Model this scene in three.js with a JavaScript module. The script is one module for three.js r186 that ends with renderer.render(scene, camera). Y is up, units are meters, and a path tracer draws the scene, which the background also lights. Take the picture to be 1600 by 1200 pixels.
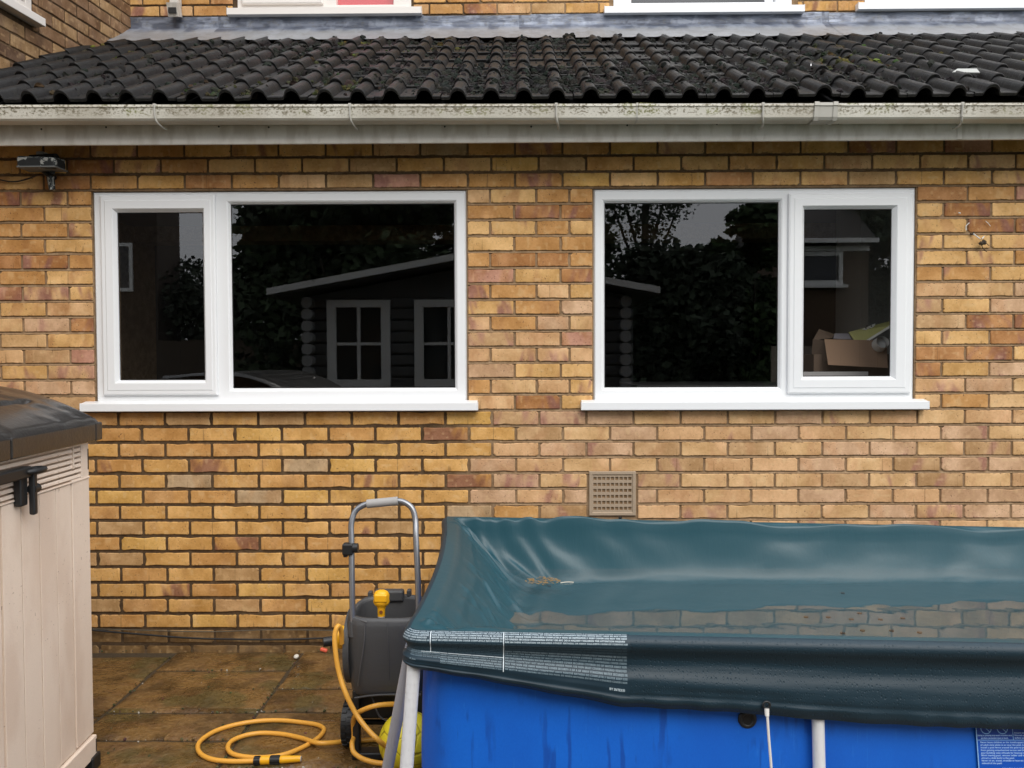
import * as THREE from 'three';
import { mergeGeometries, mergeVertices, toCreasedNormals } from 'three/addons/utils/BufferGeometryUtils.js';
import { RoundedBoxGeometry } from 'three/addons/geometries/RoundedBoxGeometry.js';

// ------------------------------------------------------------------ camera, sky, sun, exposure
const scene = new THREE.Scene();
const camera = new THREE.PerspectiveCamera(49.88, 4 / 3, 0.05, 400);
camera.position.set(0, 1.40, 0);
camera.rotation.order = 'YXZ';
camera.rotation.set(-0.0300, 0.0099, -0.0035);
camera.updateMatrixWorld(true);

const SKY_LEVEL = 0.92, SUN_LEVEL = 0.9, EXPOSURE = 2.05;
function overcastSky() {
  const w = 256, h = 128, d = new Float32Array(w * h * 4);
  for (let y = 0; y < h; y++) for (let x = 0; x < w; x++) {
    const el = (y + 0.5) / h * Math.PI - Math.PI / 2, s = Math.sin(el), i = (y * w + x) * 4, az = (x + .5) / w * 6.2832;
    let L = s > 0 ? 0.64 + 0.50 * s : 0.30;
    L *= 1 + 0.05 * Math.sin(az * 2 + 1.0 + s * 5) * Math.max(0, s) + 0.04 * Math.sin(az * 3 - s * 9) * Math.max(0, s);
    d[i] = L * 0.965; d[i + 1] = L * 0.995; d[i + 2] = L * 1.05; d[i + 3] = 1;
  }
  const t = new THREE.DataTexture(d, w, h, THREE.RGBAFormat, THREE.FloatType);
  t.mapping = THREE.EquirectangularReflectionMapping; t.magFilter = t.minFilter = THREE.LinearFilter; t.needsUpdate = true;
  return t;
}
const sky = overcastSky();
scene.background = sky; scene.environment = sky;
scene.backgroundIntensity = SKY_LEVEL; scene.environmentIntensity = SKY_LEVEL;
const sun = new THREE.DirectionalLight(0xfff6ea, SUN_LEVEL);
sun.position.set(3.2, 9, 5); sun.target.position.set(0, 0.8, -3); sun.shadow.radius = 70;
sun.castShadow = true; sun.shadow.mapSize.set(2048, 2048);
Object.assign(sun.shadow.camera, { left: -8, right: 8, top: 8, bottom: -8, near: 0.5, far: 40 });
scene.add(sun, sun.target);
const renderer = new THREE.WebGLRenderer({ antialias: true });
renderer.toneMapping = THREE.LinearToneMapping; renderer.toneMappingExposure = EXPOSURE;
renderer.shadowMap.enabled = true;

// ------------------------------------------------------------------ small helpers
function rng(seed) { let a = seed >>> 0; return () => { a = (a + 0x6d2b79f5) | 0; let t = Math.imul(a ^ (a >>> 15), 1 | a); t = (t + Math.imul(t ^ (t >>> 7), 61 | t)) ^ t; return ((t ^ (t >>> 14)) >>> 0) / 4294967296; }; }
const clamp = (x, a = 0, b = 1) => Math.min(b, Math.max(a, x)), lerp = (a, b, t) => a + (b - a) * t;
const sstep = (a, b, x) => { const t = clamp((x - a) / (b - a)); return t * t * (3 - 2 * t); };
function hash(x, y, s) { let h = Math.imul(x | 0, 374761393) ^ Math.imul(y | 0, 668265263) ^ Math.imul(s | 0, 974634541); h = Math.imul(h ^ (h >>> 13), 1274126177); return ((h ^ (h >>> 16)) >>> 0) / 4294967296; }
function vn(x, y, s = 0, px = 0, py = 0) {
  const xi = Math.floor(x), yi = Math.floor(y), fx = x - xi, fy = y - yi, u = fx * fx * (3 - 2 * fx), v = fy * fy * (3 - 2 * fy);
  const wx = (k) => px ? ((k % px) + px) % px : k, wy = (k) => py ? ((k % py) + py) % py : k;
  const a = hash(wx(xi), wy(yi), s), b = hash(wx(xi + 1), wy(yi), s), c = hash(wx(xi), wy(yi + 1), s), d = hash(wx(xi + 1), wy(yi + 1), s);
  return lerp(lerp(a, b, u), lerp(c, d, u), v);
}
function fbm(x, y, s = 0, oct = 4, px = 0, py = 0) { let v = 0, a = 0.5, n = 0; for (let i = 0; i < oct; i++) { v += a * vn(x, y, s + i * 17, px, py); n += a; x *= 2; y *= 2; px *= 2; py *= 2; a *= 0.5; } return v / n; }
const mix3 = (a, b, t) => [lerp(a[0], b[0], t), lerp(a[1], b[1], t), lerp(a[2], b[2], t)];
function tex(w, h, fn, srgb = true, rep = true) {
  const d = new Uint8Array(w * h * 4);
  for (let y = 0; y < h; y++) for (let x = 0; x < w; x++) { const c = fn(x, y), i = (y * w + x) * 4; if (typeof c === 'number') { d[i] = d[i + 1] = d[i + 2] = clamp(c) * 255; } else { d[i] = clamp(c[0], 0, 255); d[i + 1] = clamp(c[1], 0, 255); d[i + 2] = clamp(c[2], 0, 255); } d[i + 3] = 255; }
  const t = new THREE.DataTexture(d, w, h, THREE.RGBAFormat); t.magFilter = t.minFilter = THREE.LinearFilter;
  if (srgb) t.colorSpace = THREE.SRGBColorSpace; if (rep) t.wrapS = t.wrapT = THREE.RepeatWrapping; t.needsUpdate = true; return t;
}
const used = new Map();
function numbered(n) { const k = used.get(n) ?? 0; used.set(n, k + 1); return k ? n + '_' + String(k).padStart(3, '0') : n; }
function tag(o, label, category, group) { o.userData = { label, category }; if (group) o.userData.group = group; return o; }
function struct(o) { o.userData.kind = 'structure'; return o; }
function thing(name, label, category, pos = [0, 0, 0], turn = 0, group) { const g = new THREE.Group(); g.name = numbered(name); g.position.set(...pos); g.rotation.y = turn; scene.add(g); return tag(g, label, category, group); }
function part(name, geo, mat, parent, pos, turn) { const m = new THREE.Mesh(Array.isArray(geo) ? join(geo) : geo, mat); m.name = name; m.castShadow = m.receiveShadow = true; if (pos) m.position.set(...pos); if (turn) m.rotation.set(...turn); parent.add(m); return m; }
function join(list) { const l = list.map((g) => { let q = g.index ? g.toNonIndexed() : g.clone(); for (const k of Object.keys(q.attributes)) if (!['position', 'normal', 'uv'].includes(k)) q.deleteAttribute(k); if (!q.attributes.normal) q.computeVertexNormals(); if (!q.attributes.uv) q.setAttribute('uv', new THREE.BufferAttribute(new Float32Array(q.attributes.position.count * 2), 2)); q.morphAttributes = {}; return q; }); return mergeGeometries(l); }
function subgroup(name, parent) { const g = new THREE.Group(); g.name = name; parent.add(g); return g; }
const V = (x, y, z) => new THREE.Vector3(x, y, z);
function box(x0, x1, y0, y1, z0, z1) { const g = new THREE.BoxGeometry(x1 - x0, y1 - y0, z1 - z0); g.translate((x0 + x1) / 2, (y0 + y1) / 2, (z0 + z1) / 2); return boxUV(g); }
function rbox(x0, x1, y0, y1, z0, z1, r = 0.004, seg = 2) { const g = new RoundedBoxGeometry(x1 - x0, y1 - y0, z1 - z0, seg, Math.min(r, (x1 - x0) / 2.01, (y1 - y0) / 2.01, (z1 - z0) / 2.01)); g.translate((x0 + x1) / 2, (y0 + y1) / 2, (z0 + z1) / 2); return boxUV(g); }
function boxUV(g0, s = 1) { // uv in metres by dominant axis
  const g = g0.index ? g0.toNonIndexed() : g0, p = g.attributes.position, n = g.attributes.normal, uv = new Float32Array(p.count * 2);
  for (let i = 0; i < p.count; i++) { const ax = Math.abs(n.getX(i)), ay = Math.abs(n.getY(i)), az = Math.abs(n.getZ(i)); const [u, v] = ay > ax && ay > az ? [p.getX(i), p.getZ(i)] : ax > az ? [p.getZ(i), p.getY(i)] : [p.getX(i), p.getY(i)]; uv[i * 2] = u * s; uv[i * 2 + 1] = v * s; }
  g.setAttribute('uv', new THREE.BufferAttribute(uv, 2)); return g;
}
function tube(pts, r, seg = 40, rad = 10, closed = false) { return new THREE.TubeGeometry(new THREE.CatmullRomCurve3(pts, closed, 'centripetal'), seg, r, rad, closed); }
function rod(a, b, r, rad = 14, r2 = r) { const d = b.clone().sub(a), g = new THREE.CylinderGeometry(r2, r, d.length(), rad, 1); g.applyQuaternion(new THREE.Quaternion().setFromUnitVectors(V(0, 1, 0), d.clone().normalize())); g.translate((a.x + b.x) / 2, (a.y + b.y) / 2, (a.z + b.z) / 2); return g; }
function grid(nu, nv, f) { // f(i/nu, j/nv) -> {p:[x,y,z], uv:[u,v]}
  const pos = [], uv = [], idx = [];
  for (let j = 0; j <= nv; j++) for (let i = 0; i <= nu; i++) { const r = f(i / nu, j / nv, i, j); pos.push(...r.p); uv.push(...(r.uv ?? [i / nu, j / nv])); }
  for (let j = 0; j < nv; j++) for (let i = 0; i < nu; i++) { const a = j * (nu + 1) + i, b = a + 1, c = a + nu + 1, d = c + 1; idx.push(a, b, d, a, d, c); }
  const g = new THREE.BufferGeometry(); g.setAttribute('position', new THREE.Float32BufferAttribute(pos, 3)); g.setAttribute('uv', new THREE.Float32BufferAttribute(uv, 2)); g.setIndex(idx); g.computeVertexNormals(); return g;
}
function rings(rects) { // mitred bands joining successive rectangles [x0,y0,x1,y1,z]
  const pos = [], uv = [];
  for (let k = 0; k + 1 < rects.length; k++) {
    const A = rects[k], B = rects[k + 1], ca = [[A[0], A[1]], [A[2], A[1]], [A[2], A[3]], [A[0], A[3]]], cb = [[B[0], B[1]], [B[2], B[1]], [B[2], B[3]], [B[0], B[3]]];
    for (let i = 0; i < 4; i++) { const j = (i + 1) % 4, a = [...ca[i], A[4]], b = [...ca[j], A[4]], c = [...cb[j], B[4]], d = [...cb[i], B[4]]; for (const v of [a, b, c, a, c, d]) { pos.push(...v); uv.push(v[0], v[1]); } }
  }
  const g = new THREE.BufferGeometry(); g.setAttribute('position', new THREE.Float32BufferAttribute(pos, 3)); g.setAttribute('uv', new THREE.Float32BufferAttribute(uv, 2)); g.computeVertexNormals(); return g;
}
function profileX(pts, x0, x1, nx = 1) { // a polyline [y,z] drawn along x, flat shaded
  const pos = [], uv = []; let s = 0;
  for (let i = 0; i + 1 < pts.length; i++) { const [ya, za] = pts[i], [yb, zb] = pts[i + 1], l = Math.hypot(yb - ya, zb - za);
    for (let k = 0; k < nx; k++) { const xa = lerp(x0, x1, k / nx), xb = lerp(x0, x1, (k + 1) / nx); for (const [x, y, z, v] of [[xa, ya, za, s], [xa, yb, zb, s + l], [xb, yb, zb, s + l], [xa, ya, za, s], [xb, yb, zb, s + l], [xb, ya, za, s]]) { pos.push(x, y, z); uv.push(x, v); } } s += l; }
  const g = new THREE.BufferGeometry(); g.setAttribute('position', new THREE.Float32BufferAttribute(pos, 3)); g.setAttribute('uv', new THREE.Float32BufferAttribute(uv, 2)); g.computeVertexNormals(); return g;
}
const rayOf = (px, py) => V((px - 800) / 1290, (600 - py) / 1290, -1).applyQuaternion(camera.quaternion);
const at = (px, py, d) => { const r = rayOf(px, py); return camera.position.clone().addScaledVector(r, d / -r.z); };       // a point d metres in front, measured square to the house
const ground = (px, py, y = 0) => { const r = rayOf(px, py); return camera.position.clone().addScaledVector(r, (y - 1.40) / r.y); };
const std = (o) => new THREE.MeshStandardMaterial(o), phys = (o) => new THREE.MeshPhysicalMaterial(o);
const lin = (r, g, b) => new THREE.Color().setRGB(r, g, b);

// ------------------------------------------------------------------ textures
const CW = 128, CH = 50, COLS = 16, ROWS = 20;  // brick faces: palettes of rows: 0-6 golden, 7-12 mottled orange, 13-16 pinkish tan, 17 plinth, 18-19 neighbour
const cellTone = [];
{ const r = rng(5); for (let i = 0; i < COLS * ROWS; i++) {
  const row = Math.floor(i / COLS), t = r(), t2 = r(), j = (r() - .5) * 12; let base, blot, amt;
  if (row < 7) { base = t < .50 ? [205, 157, 90] : t < .74 ? [194, 144, 82] : t < .82 ? [186, 148, 100] : t < .87 ? [178, 150, 114] : [208, 163, 90]; blot = t2 < .16 ? [128, 84, 64] : [180, 136, 88]; amt = t2 < .16 ? .8 : .45; }
  else if (row < 13) { base = t < .40 ? [208, 164, 104] : t < .60 ? [188, 138, 80] : t < .72 ? [172, 120, 70] : t < .88 ? [206, 164, 116] : [178, 128, 104]; blot = t2 < .42 ? [140, 94, 82] : [172, 122, 76]; amt = t2 < .42 ? .85 : .55; }
  else if (row < 17) { base = t < .40 ? [206, 166, 116] : t < .70 ? [203, 160, 114] : t < .9 ? [196, 158, 122] : [186, 148, 104]; blot = t2 < .30 ? [162, 114, 98] : [190, 142, 100]; amt = t2 < .30 ? .8 : .45; }
  else if (row === 17) { base = [132, 102, 62]; blot = [92, 70, 44]; amt = .7; }
  else { base = t < .35 ? [160, 128, 90] : t < .7 ? [130, 99, 70] : [102, 77, 57]; blot = [108, 82, 62]; amt = .5; }
  cellTone.push({ base: base.map((c) => c + j), blot, amt, s: Math.floor(r() * 1000), th: .42 + r() * .22, grad: (r() - .5) * 22 });
} }
const row0 = (y) => Math.floor(y / CH);
function cellAt(x, y) { const c = Math.min(COLS - 1, Math.floor(x / CW)), r = Math.min(ROWS - 1, Math.floor(y / CH)); return [cellTone[r * COLS + c], (x % CW) / CW * 4.3, (y % CH) / CH * 1.3]; }
const brickMap = tex(CW * COLS, CH * ROWS, (x, y) => {
  const [k, u, v] = cellAt(x, y); let c = k.base;
  const b = fbm(u * 1.0 + 3 + v * .25, v * .35, k.s, 3); c = mix3(c, k.blot, k.amt * sstep(k.th - .03, k.th + .27, b));
  const f = fbm(u * 6, v * 6, k.s + 5, 3) - .5, g = hash(x, y, 9) - .5; c = c.map((q) => q + f * 20 + g * 5 + k.grad * (u / 4.3 - .5) * 1.6 + (fbm(u * .8, v * .8, k.s + 200, 2) - .5) * 44);
  const pit = vn(u * 15, v * 15, k.s + 40); if (pit > .88) c = mix3(c, [72, 48, 30], sstep(.88, .95, pit) * .75 * sstep(.45, .62, vn(u * 2, v * 2, k.s + 77)));
  const eu = Math.min(u, 4.3 - u), ev = Math.min(v, 1.3 - v), ed = Math.min(eu, ev) + (fbm(u * 5, v * 5, k.s + 8, 2) - .5) * .22; if (row0(y) < 17) c = mix3(c, [96, 72, 46], .7 * sstep(.13, .04, ed));
  const drip = vn(u * 5, v * .4, k.s + 90); c = mix3(c, [110, 80, 48], .4 * sstep(.9, .97, drip));
  const pale = vn(u * 3, v * 3, k.s + 60); c = mix3(c, [216, 184, 138], .35 * sstep(.68, .95, pale));
  return c;
}, true, false);
const brickBump = tex(CW * COLS / 2, CH * ROWS / 2, (x, y) => { const [k, u, v] = cellAt(x * 2, y * 2); return .55 + .3 * (fbm(u * 5, v * 5, k.s + 3, 3) - .5) + .25 * (hash(x, y, 3) - .5) - .5 * sstep(.88, .95, vn(u * 15, v * 15, k.s + 40)); }, false, false);
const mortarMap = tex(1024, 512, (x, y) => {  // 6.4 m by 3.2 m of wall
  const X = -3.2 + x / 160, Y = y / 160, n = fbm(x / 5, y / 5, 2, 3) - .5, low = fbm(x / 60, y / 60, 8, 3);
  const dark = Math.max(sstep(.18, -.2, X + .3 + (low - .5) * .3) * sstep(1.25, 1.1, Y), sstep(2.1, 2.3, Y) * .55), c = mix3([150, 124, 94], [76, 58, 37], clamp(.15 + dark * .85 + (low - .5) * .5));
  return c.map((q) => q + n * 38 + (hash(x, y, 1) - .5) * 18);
});
const grainBump = tex(256, 256, (x, y) => .5 + .5 * (fbm(x / 8, y / 8, 3, 4, 32, 32) - .5) + .3 * (hash(x, y, 2) - .5), false);
const tileMap = tex(1024, 1024, (x, y) => { const n = fbm(x / 32, y / 32, 11, 5, 32, 32), f = hash(x, y, 6) - .5, l = vn(x / 10, y / 10, 31, 102, 102); let c = mix3([13, 12.5, 13], [24, 23.5, 24], sstep(.3, .7, n)); c = mix3(c, [84, 84, 80], sstep(.86, .96, l) * .5); c = mix3(c, [28, 28, 22], sstep(.58, .75, fbm(x / 50, y / 50, 41, 4)) * .6); return c.map((q) => q + f * 14); });
const gutterMap = tex(2048, 128, (x, y) => { // u: 5.12 m, v: .32 m
  const v = y / 128 * .32, n = fbm(x / 3, y / 2, 4, 3) * .75 + .25 * fbm(x / 5, y / 40, 64, 2), blot = fbm(x / 90, 3, 14, 3), gr = fbm(x / 34, y / 20, 24, 3);
  let c = [206, 203, 192]; const edge = sstep(.0, .012, v) * (1 - sstep(.05, .075, v));
  c = mix3(c, [98, 90, 70], edge * sstep(.50 - .16 * (blot - .5), .66, n) * .85);
  c = mix3(c, [116, 122, 62], edge * sstep(.55, .7, gr) * sstep(.46, .6, n) * .5); c = mix3(c, [160, 152, 136], .35 * sstep(.3, .7, blot)); return c.map((q) => q + (hash(x, y, 2) - .5) * 12);
});
const dirtyWhite = tex(1024, 128, (x, y) => { const n = fbm(x / 40, y / 12, 6, 4); return mix3([212, 208, 200], [176, 168, 156], sstep(.4, .8, n) * .5).map((q) => q + (hash(x, y, 4) - .5) * 8); });
const leadMap = tex(1024, 256, (x, y) => { const v = y / 256, n = fbm(x / 46, y / 30, 7, 5), st = fbm(x / 26, y / 60, 27, 4); let c = mix3([84, 90, 104], [126, 133, 148], sstep(.3, .7, n)); c = mix3(c, [150, 150, 150], sstep(.38, .54, v + (st - .5) * .16) * .8); c = mix3(c, [176, 184, 198], sstep(.5, .7, st) * .5 * (1 - v)); c = mix3(c, [120, 118, 112], sstep(.6, .75, fbm(x / 12, y / 12, 57, 3)) * .35); return c.map((q) => q + (hash(x, y, 4) - .5) * 8); });
const slabMap = tex(1024, 1024, (x, y) => { // 2 m
  const n = fbm(x / 60, y / 60, 12, 5), r = fbm(x / 34, y / 14, 52, 4), f = fbm(x / 6, y / 6, 22, 3) - .5;
  let c = mix3([120, 92, 54], [78, 59, 34], sstep(.35, .7, n)); c = mix3(c, [102, 74, 50], sstep(.5, .72, r) * .4); c = mix3(c, [78, 74, 44], sstep(.55, .72, fbm(x / 90, y / 90, 72, 4)) * .6); return c.map((q) => q + f * 30 + (hash(x, y, 8) - .5) * 14);
});
const slabBump = tex(1024, 1024, (x, y) => .5 + .75 * (fbm(x / 70, y / 38, 13, 5) - .5) + .18 * (fbm(x / 5, y / 5, 33, 2) - .5), false);
const slabRough = tex(512, 512, (x, y) =>   .12 + .42 * sstep(.3, .7, fbm(x / 40, y / 40, 93, 4)), false);
const dropsBump = tex(1024, 1024, (x, y) => { let v = .3 + .06 * fbm(x / 4, y / 4, 3, 2); for (const [s, cell] of [[1, 17], [2, 29]]) { const cx = Math.floor(x / cell), cy = Math.floor(y / cell), h = hash(cx, cy, s); if (h > .45) { const dx = x - (cx + .3 + .4 * hash(cx, cy, s + 5)) * cell, dy = y - (cy + .3 + .4 * hash(cx, cy, s + 6)) * cell, r = cell * (.1 + .16 * hash(cx, cy, s + 7)), q = (dx * dx + dy * dy) / (r * r); if (q < 1) v = Math.max(v, .3 + .7 * Math.sqrt(1 - q) * (r / 7)); } } return v; }, false);
const shedMap = tex(512, 512, (x, y) => { const n = fbm(x / 50, y / 120, 15, 4), sp = vn(x / 4, y / 4, 25); let c = mix3([238, 220, 202], [226, 205, 186], sstep(.35, .75, n)); if (sp > .93) c = mix3(c, [120, 96, 76], sstep(.93, .99, sp) * .6 * sstep(.5, .7, vn(x / 40, y / 40, 35))); return c.map((q) => q + (hash(x, y, 5) - .5) * 6); });
const linerMap = tex(1024, 256, (x, y) => { const n = fbm(x / 60, y / 40, 16, 4), s = fbm(x / 6, y / 30, 46, 3); let c = mix3([8, 90, 194], [12, 104, 210], n); c = mix3(mix3(c, [10, 62, 148], sstep(.56, .72, s) * .6 * sstep(.4, .65, n)), [70, 128, 214], .35 * sstep(.80, .9, fbm(x / 3, y / 14, 96, 2))); return c.map((q) => q + (hash(x, y, 5) - .5) * 5); });
const mottle = tex(128, 128, (x, y) => mix3([30, 34, 36], [158, 160, 156], sstep(.57, .63, fbm(x / 18, y / 18, 19, 4))));

// ------------------------------------------------------------------ materials
const M = {
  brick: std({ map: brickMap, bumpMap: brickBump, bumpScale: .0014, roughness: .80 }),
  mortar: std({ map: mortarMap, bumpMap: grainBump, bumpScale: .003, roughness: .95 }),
  upvc: phys({ color: lin(.83, .845, .86), roughness: .32, clearcoat: .15, clearcoatRoughness: .3 }),
  creamUpvc: std({ color: lin(.80, .76, .72), roughness: .4 }),
  glass: phys({ color: lin(1, 1, 1), transmission: 1, thickness: 0, roughness: 0, ior: 1.9 }),
  gasket: std({ color: lin(.01, .01, .01), roughness: .6 }),
  tile: phys({ map: tileMap, bumpMap: grainBump, bumpScale: .004, roughness: .50, specularIntensity: .55 }),
  gutter: std({ map: gutterMap, roughness: .6, bumpMap: grainBump, bumpScale: .001 }),
  fascia: std({ map: dirtyWhite, roughness: .5 }),
  bracket: std({ color: lin(.47, .455, .41), roughness: .5 }),
  lead: std({ map: leadMap, bumpMap: grainBump, bumpScale: .003, roughness: .42, metalness: .25 }),
  moss: std({ color: lin(1, 1, 1), roughness: 1 }),
  slab: std({ map: slabMap, bumpMap: slabBump, bumpScale: .02, roughnessMap: slabRough, roughness: 1 }),
  joint: std({ color: lin(.060, .040, .019), bumpMap: grainBump, bumpScale: .01, roughness: 1 }),
  soil: std({ color: lin(.05, .07, .025), bumpMap: grainBump, bumpScale: .03, roughness: 1 }),
  dark: std({ color: lin(.018, .018, .02), roughness: .6 }),
  black: std({ color: lin(.012, .013, .014), roughness: .45 }),
  shed: std({ map: shedMap, bumpMap: grainBump, bumpScale: .0012, roughness: .5 }),
  lid: phys({ color: lin(.020, .018, .017), bumpMap: grainBump, bumpScale: .002, roughness: .34, clearcoat: .55, clearcoatRoughness: .2 }),
  cartGrey: std({ color: lin(.062, .063, .065), bumpMap: grainBump, bumpScale: .0012, roughness: .48 }),
  steel: std({ color: lin(.27, .28, .30), roughness: .34, metalness: .75 }),
  grip: std({ color: lin(.33, .32, .31), roughness: .7 }),
  hose: std({ color: lin(.78, .385, .055), roughness: .42 }),
  yellow: std({ color: lin(.88, .44, .012), roughness: .35 }),
  whiteTube: phys({ color: lin(.70, .71, .73), roughness: .35, clearcoat: .3, bumpMap: dropsBump, bumpScale: .001 }),
  greyTube: phys({ color: lin(.42, .43, .48), roughness: .35, clearcoat: .3, bumpMap: dropsBump, bumpScale: .001 }),
  liner: std({ map: linerMap, roughness: .45 }),
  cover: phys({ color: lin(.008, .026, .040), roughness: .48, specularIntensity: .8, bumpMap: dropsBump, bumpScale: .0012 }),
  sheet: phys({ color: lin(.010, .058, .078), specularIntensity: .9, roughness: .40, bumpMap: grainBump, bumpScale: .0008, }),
  water: phys({ color: lin(1, 1, 1), transmission: 1, thickness: 0, roughness: 0, ior: 1.45 }),
};
M.clear = M.glass;

// ------------------------------------------------------------------ ground and patio
struct(part(numbered('ground'), new THREE.PlaneGeometry(160, 160).rotateX(-Math.PI / 2), M.soil, scene, [0, -.05, 0]));
const patio = new THREE.Group(); patio.name = 'patio'; scene.add(patio); struct(patio);
part('mortar_bed', boxUV(new THREE.BoxGeometry(7.6, .03, 5.0)), M.joint, patio, [.2, -.0245, -1.42]);
function slabGeo(w, d, seed) { // riven slab with uneven edges, top at y = 0
  const r = rng(seed), nx = Math.max(2, Math.round(w / .1)), nz = Math.max(2, Math.round(d / .1)), out = [], hx = w / 2, hz = d / 2, j = () => (r() - .5) * .009;
  for (let i = 0; i < nx; i++) out.push([-hx + w * i / nx, -hz + j()]); for (let i = 0; i < nz; i++) out.push([hx + j(), -hz + d * i / nz]);
  for (let i = 0; i < nx; i++) out.push([hx - w * i / nx, hz + j()]); for (let i = 0; i < nz; i++) out.push([-hx + j(), hz - d * i / nz]);
  const pos = [], uv = [], n = out.length, ou = r() * 7, ov = r() * 7, in1 = (p, t, y) => [p[0] * (1 - t / hx), y, p[1] * (1 - t / hz)], tri = (a, b, c) => { for (const q of [a, b, c]) { pos.push(...q); uv.push(q[0] / 2 + ou, q[2] / 2 + ov); } };
  const dip = out.map(() => -.003 - r() * .004), tilt = (r() - .5) * .006;
  for (let i = 0; i < n; i++) { const k = (i + 1) % n, A = out[i], B = out[k]; const a0 = [A[0], -.028, A[1]], b0 = [B[0], -.028, B[1]], a1 = [A[0], dip[i] - .003, A[1]], b1 = [B[0], dip[k] - .003, B[1]], a2 = in1(A, .012, dip[i] * .3), b2 = in1(B, .012, dip[k] * .3), a3 = in1(A, .05, 0), b3 = in1(B, .05, 0), c = [0, .001, 0];
    tri(a0, a1, b1); tri(a0, b1, b0); tri(a1, a2, b2); tri(a1, b2, b1); tri(a2, a3, b3); tri(a2, b3, b2); tri(a3, c, b3); }
  const g = new THREE.BufferGeometry(); g.setAttribute('position', new THREE.Float32BufferAttribute(pos, 3)); g.setAttribute('uv', new THREE.Float32BufferAttribute(uv, 2)); g.computeVertexNormals();
  return toCreasedNormals(g, .6).rotateZ(tilt);
}
{ const cols = [[-2.88, -2.27, [-3.9, -3.47, -3.02, -2.58, -1.97, -1.5, -1.0]], [-2.27, -1.66, [-3.93, -3.86, -3.20, -2.97, -2.30, -1.70, -1.25, -1.0]], [-1.66, -1.05, [-3.93, -3.685, -3.24, -3.00, -2.63, -2.2, -1.75, -1.0]], [-1.05, -.44, [-3.93, -3.48, -3.245, -2.79, -2.35, -1.9, -1.3, -1.0]], [-.44, .17, [-3.93, -3.3, -2.85, -2.4, -1.8, -1.0]], [.17, .78, [-3.93, -3.1, -2.5, -1.9, -1.0]], [.78, 1.39, [-3.93, -3.3, -2.7, -2.1, -1.5, -1.0]], [1.39, 2.0, [-3.93, -3.1, -2.5, -1.9, -1.0]], [2.0, 2.61, [-3.93, -3.3, -2.7, -2.1, -1.5, -1.0]], [2.61, 3.22, [-3.93, -3.1, -2.5, -1.9, -1.0]]];
  let s = 100; for (const [x0, x1, zs] of cols) for (let i = 0; i + 1 < zs.length; i++) { s++; if (zs[i + 1] - zs[i] < .1) continue; part(numbered('paving_slab'), slabGeo(x1 - x0 - .014, zs[i + 1] - zs[i] - .014, s), M.slab, patio, [(x0 + x1) / 2, 0, (zs[i] + zs[i + 1]) / 2]); }
}

{ const r = rng(64), N = 420, im = new THREE.InstancedMesh(new THREE.IcosahedronGeometry(1, 0), std({ color: lin(1, 1, 1), roughness: 1 }), N), m = new THREE.Matrix4(), q = new THREE.Quaternion(), e = new THREE.Euler(); // grit and moss in the joints
  for (let i = 0; i < N; i++) { const k = r(); let x, z; if (k < .5) { x = [-1.66, -1.05, -1.05, -.44][Math.floor(r() * 4)] + (r() - .5) * .014; z = -3.9 + r() * 1.6; } else if (k < .85) { const L = [[-1.66, -1.05, -3.685], [-1.66, -1.05, -3.24], [-1.66, -1.05, -3.0], [-1.05, -.44, -3.48], [-1.05, -.44, -3.245], [-1.05, -.44, -2.79], [-2.2, -.5, -3.93]][Math.floor(r() * 7)]; x = lerp(L[0], L[1], r()); z = L[2] + (r() - .5) * .014; } else { x = -1.7 + r() * 1.3; z = -3.9 + r() * 1.3; } const s = .0015 + r() * r() * .0055; e.set(r() * 6, r() * 6, r() * 6); q.setFromEuler(e); m.compose(V(x, s * .3 - .003 * (k < .85), z), q, V(s, s * .7, s * 1.3)); im.setMatrixAt(i, m); const t = r(); im.setColorAt(i, t < .08 && k > .5 ? lin(.45, .42, .36) : t < .4 ? lin(.05, .055, .02) : lin(.10 * (.5 + r()), .07 * (.5 + r()), .04)); }
  im.name = 'grit'; im.userData.kind = 'stuff'; im.castShadow = im.receiveShadow = true; patio.add(im); }

// ------------------------------------------------------------------ the house
const ZW = -3.944, P = .07543, Y0 = 2.363, BW = .215, BH = .0655;
const house = thing('house', 'brick house with white windows and a dark tiled lean-to roof above grey gutter', 'house');
const wallShape = new THREE.Shape([[-2.76, -.05], [3.6, -.05], [3.6, 2.60], [-2.76, 2.60]].map(([x, y]) => new THREE.Vector2(x, y)));
const holes = [[-2.041, 1.185, -.253, 2.206], [.351, 1.185, 1.875, 2.206]];
for (const [a, b, c, d] of holes) wallShape.holes.push(new THREE.Path([[a, b], [a, d], [c, d], [c, b]].map(([x, y]) => new THREE.Vector2(x, y))));
const wallGeo = new THREE.ExtrudeGeometry(wallShape, { depth: .26, bevelEnabled: false }); wallGeo.translate(0, 0, ZW - .0065 - .26);
{ const p = wallGeo.attributes.position, uv = wallGeo.attributes.uv; for (let i = 0; i < p.count; i++) uv.setXY(i, (p.getX(i) + 3.2) / 6.4, p.getY(i) / 3.2); }
const wall = part('wall', wallGeo, M.mortar, house);
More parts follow.
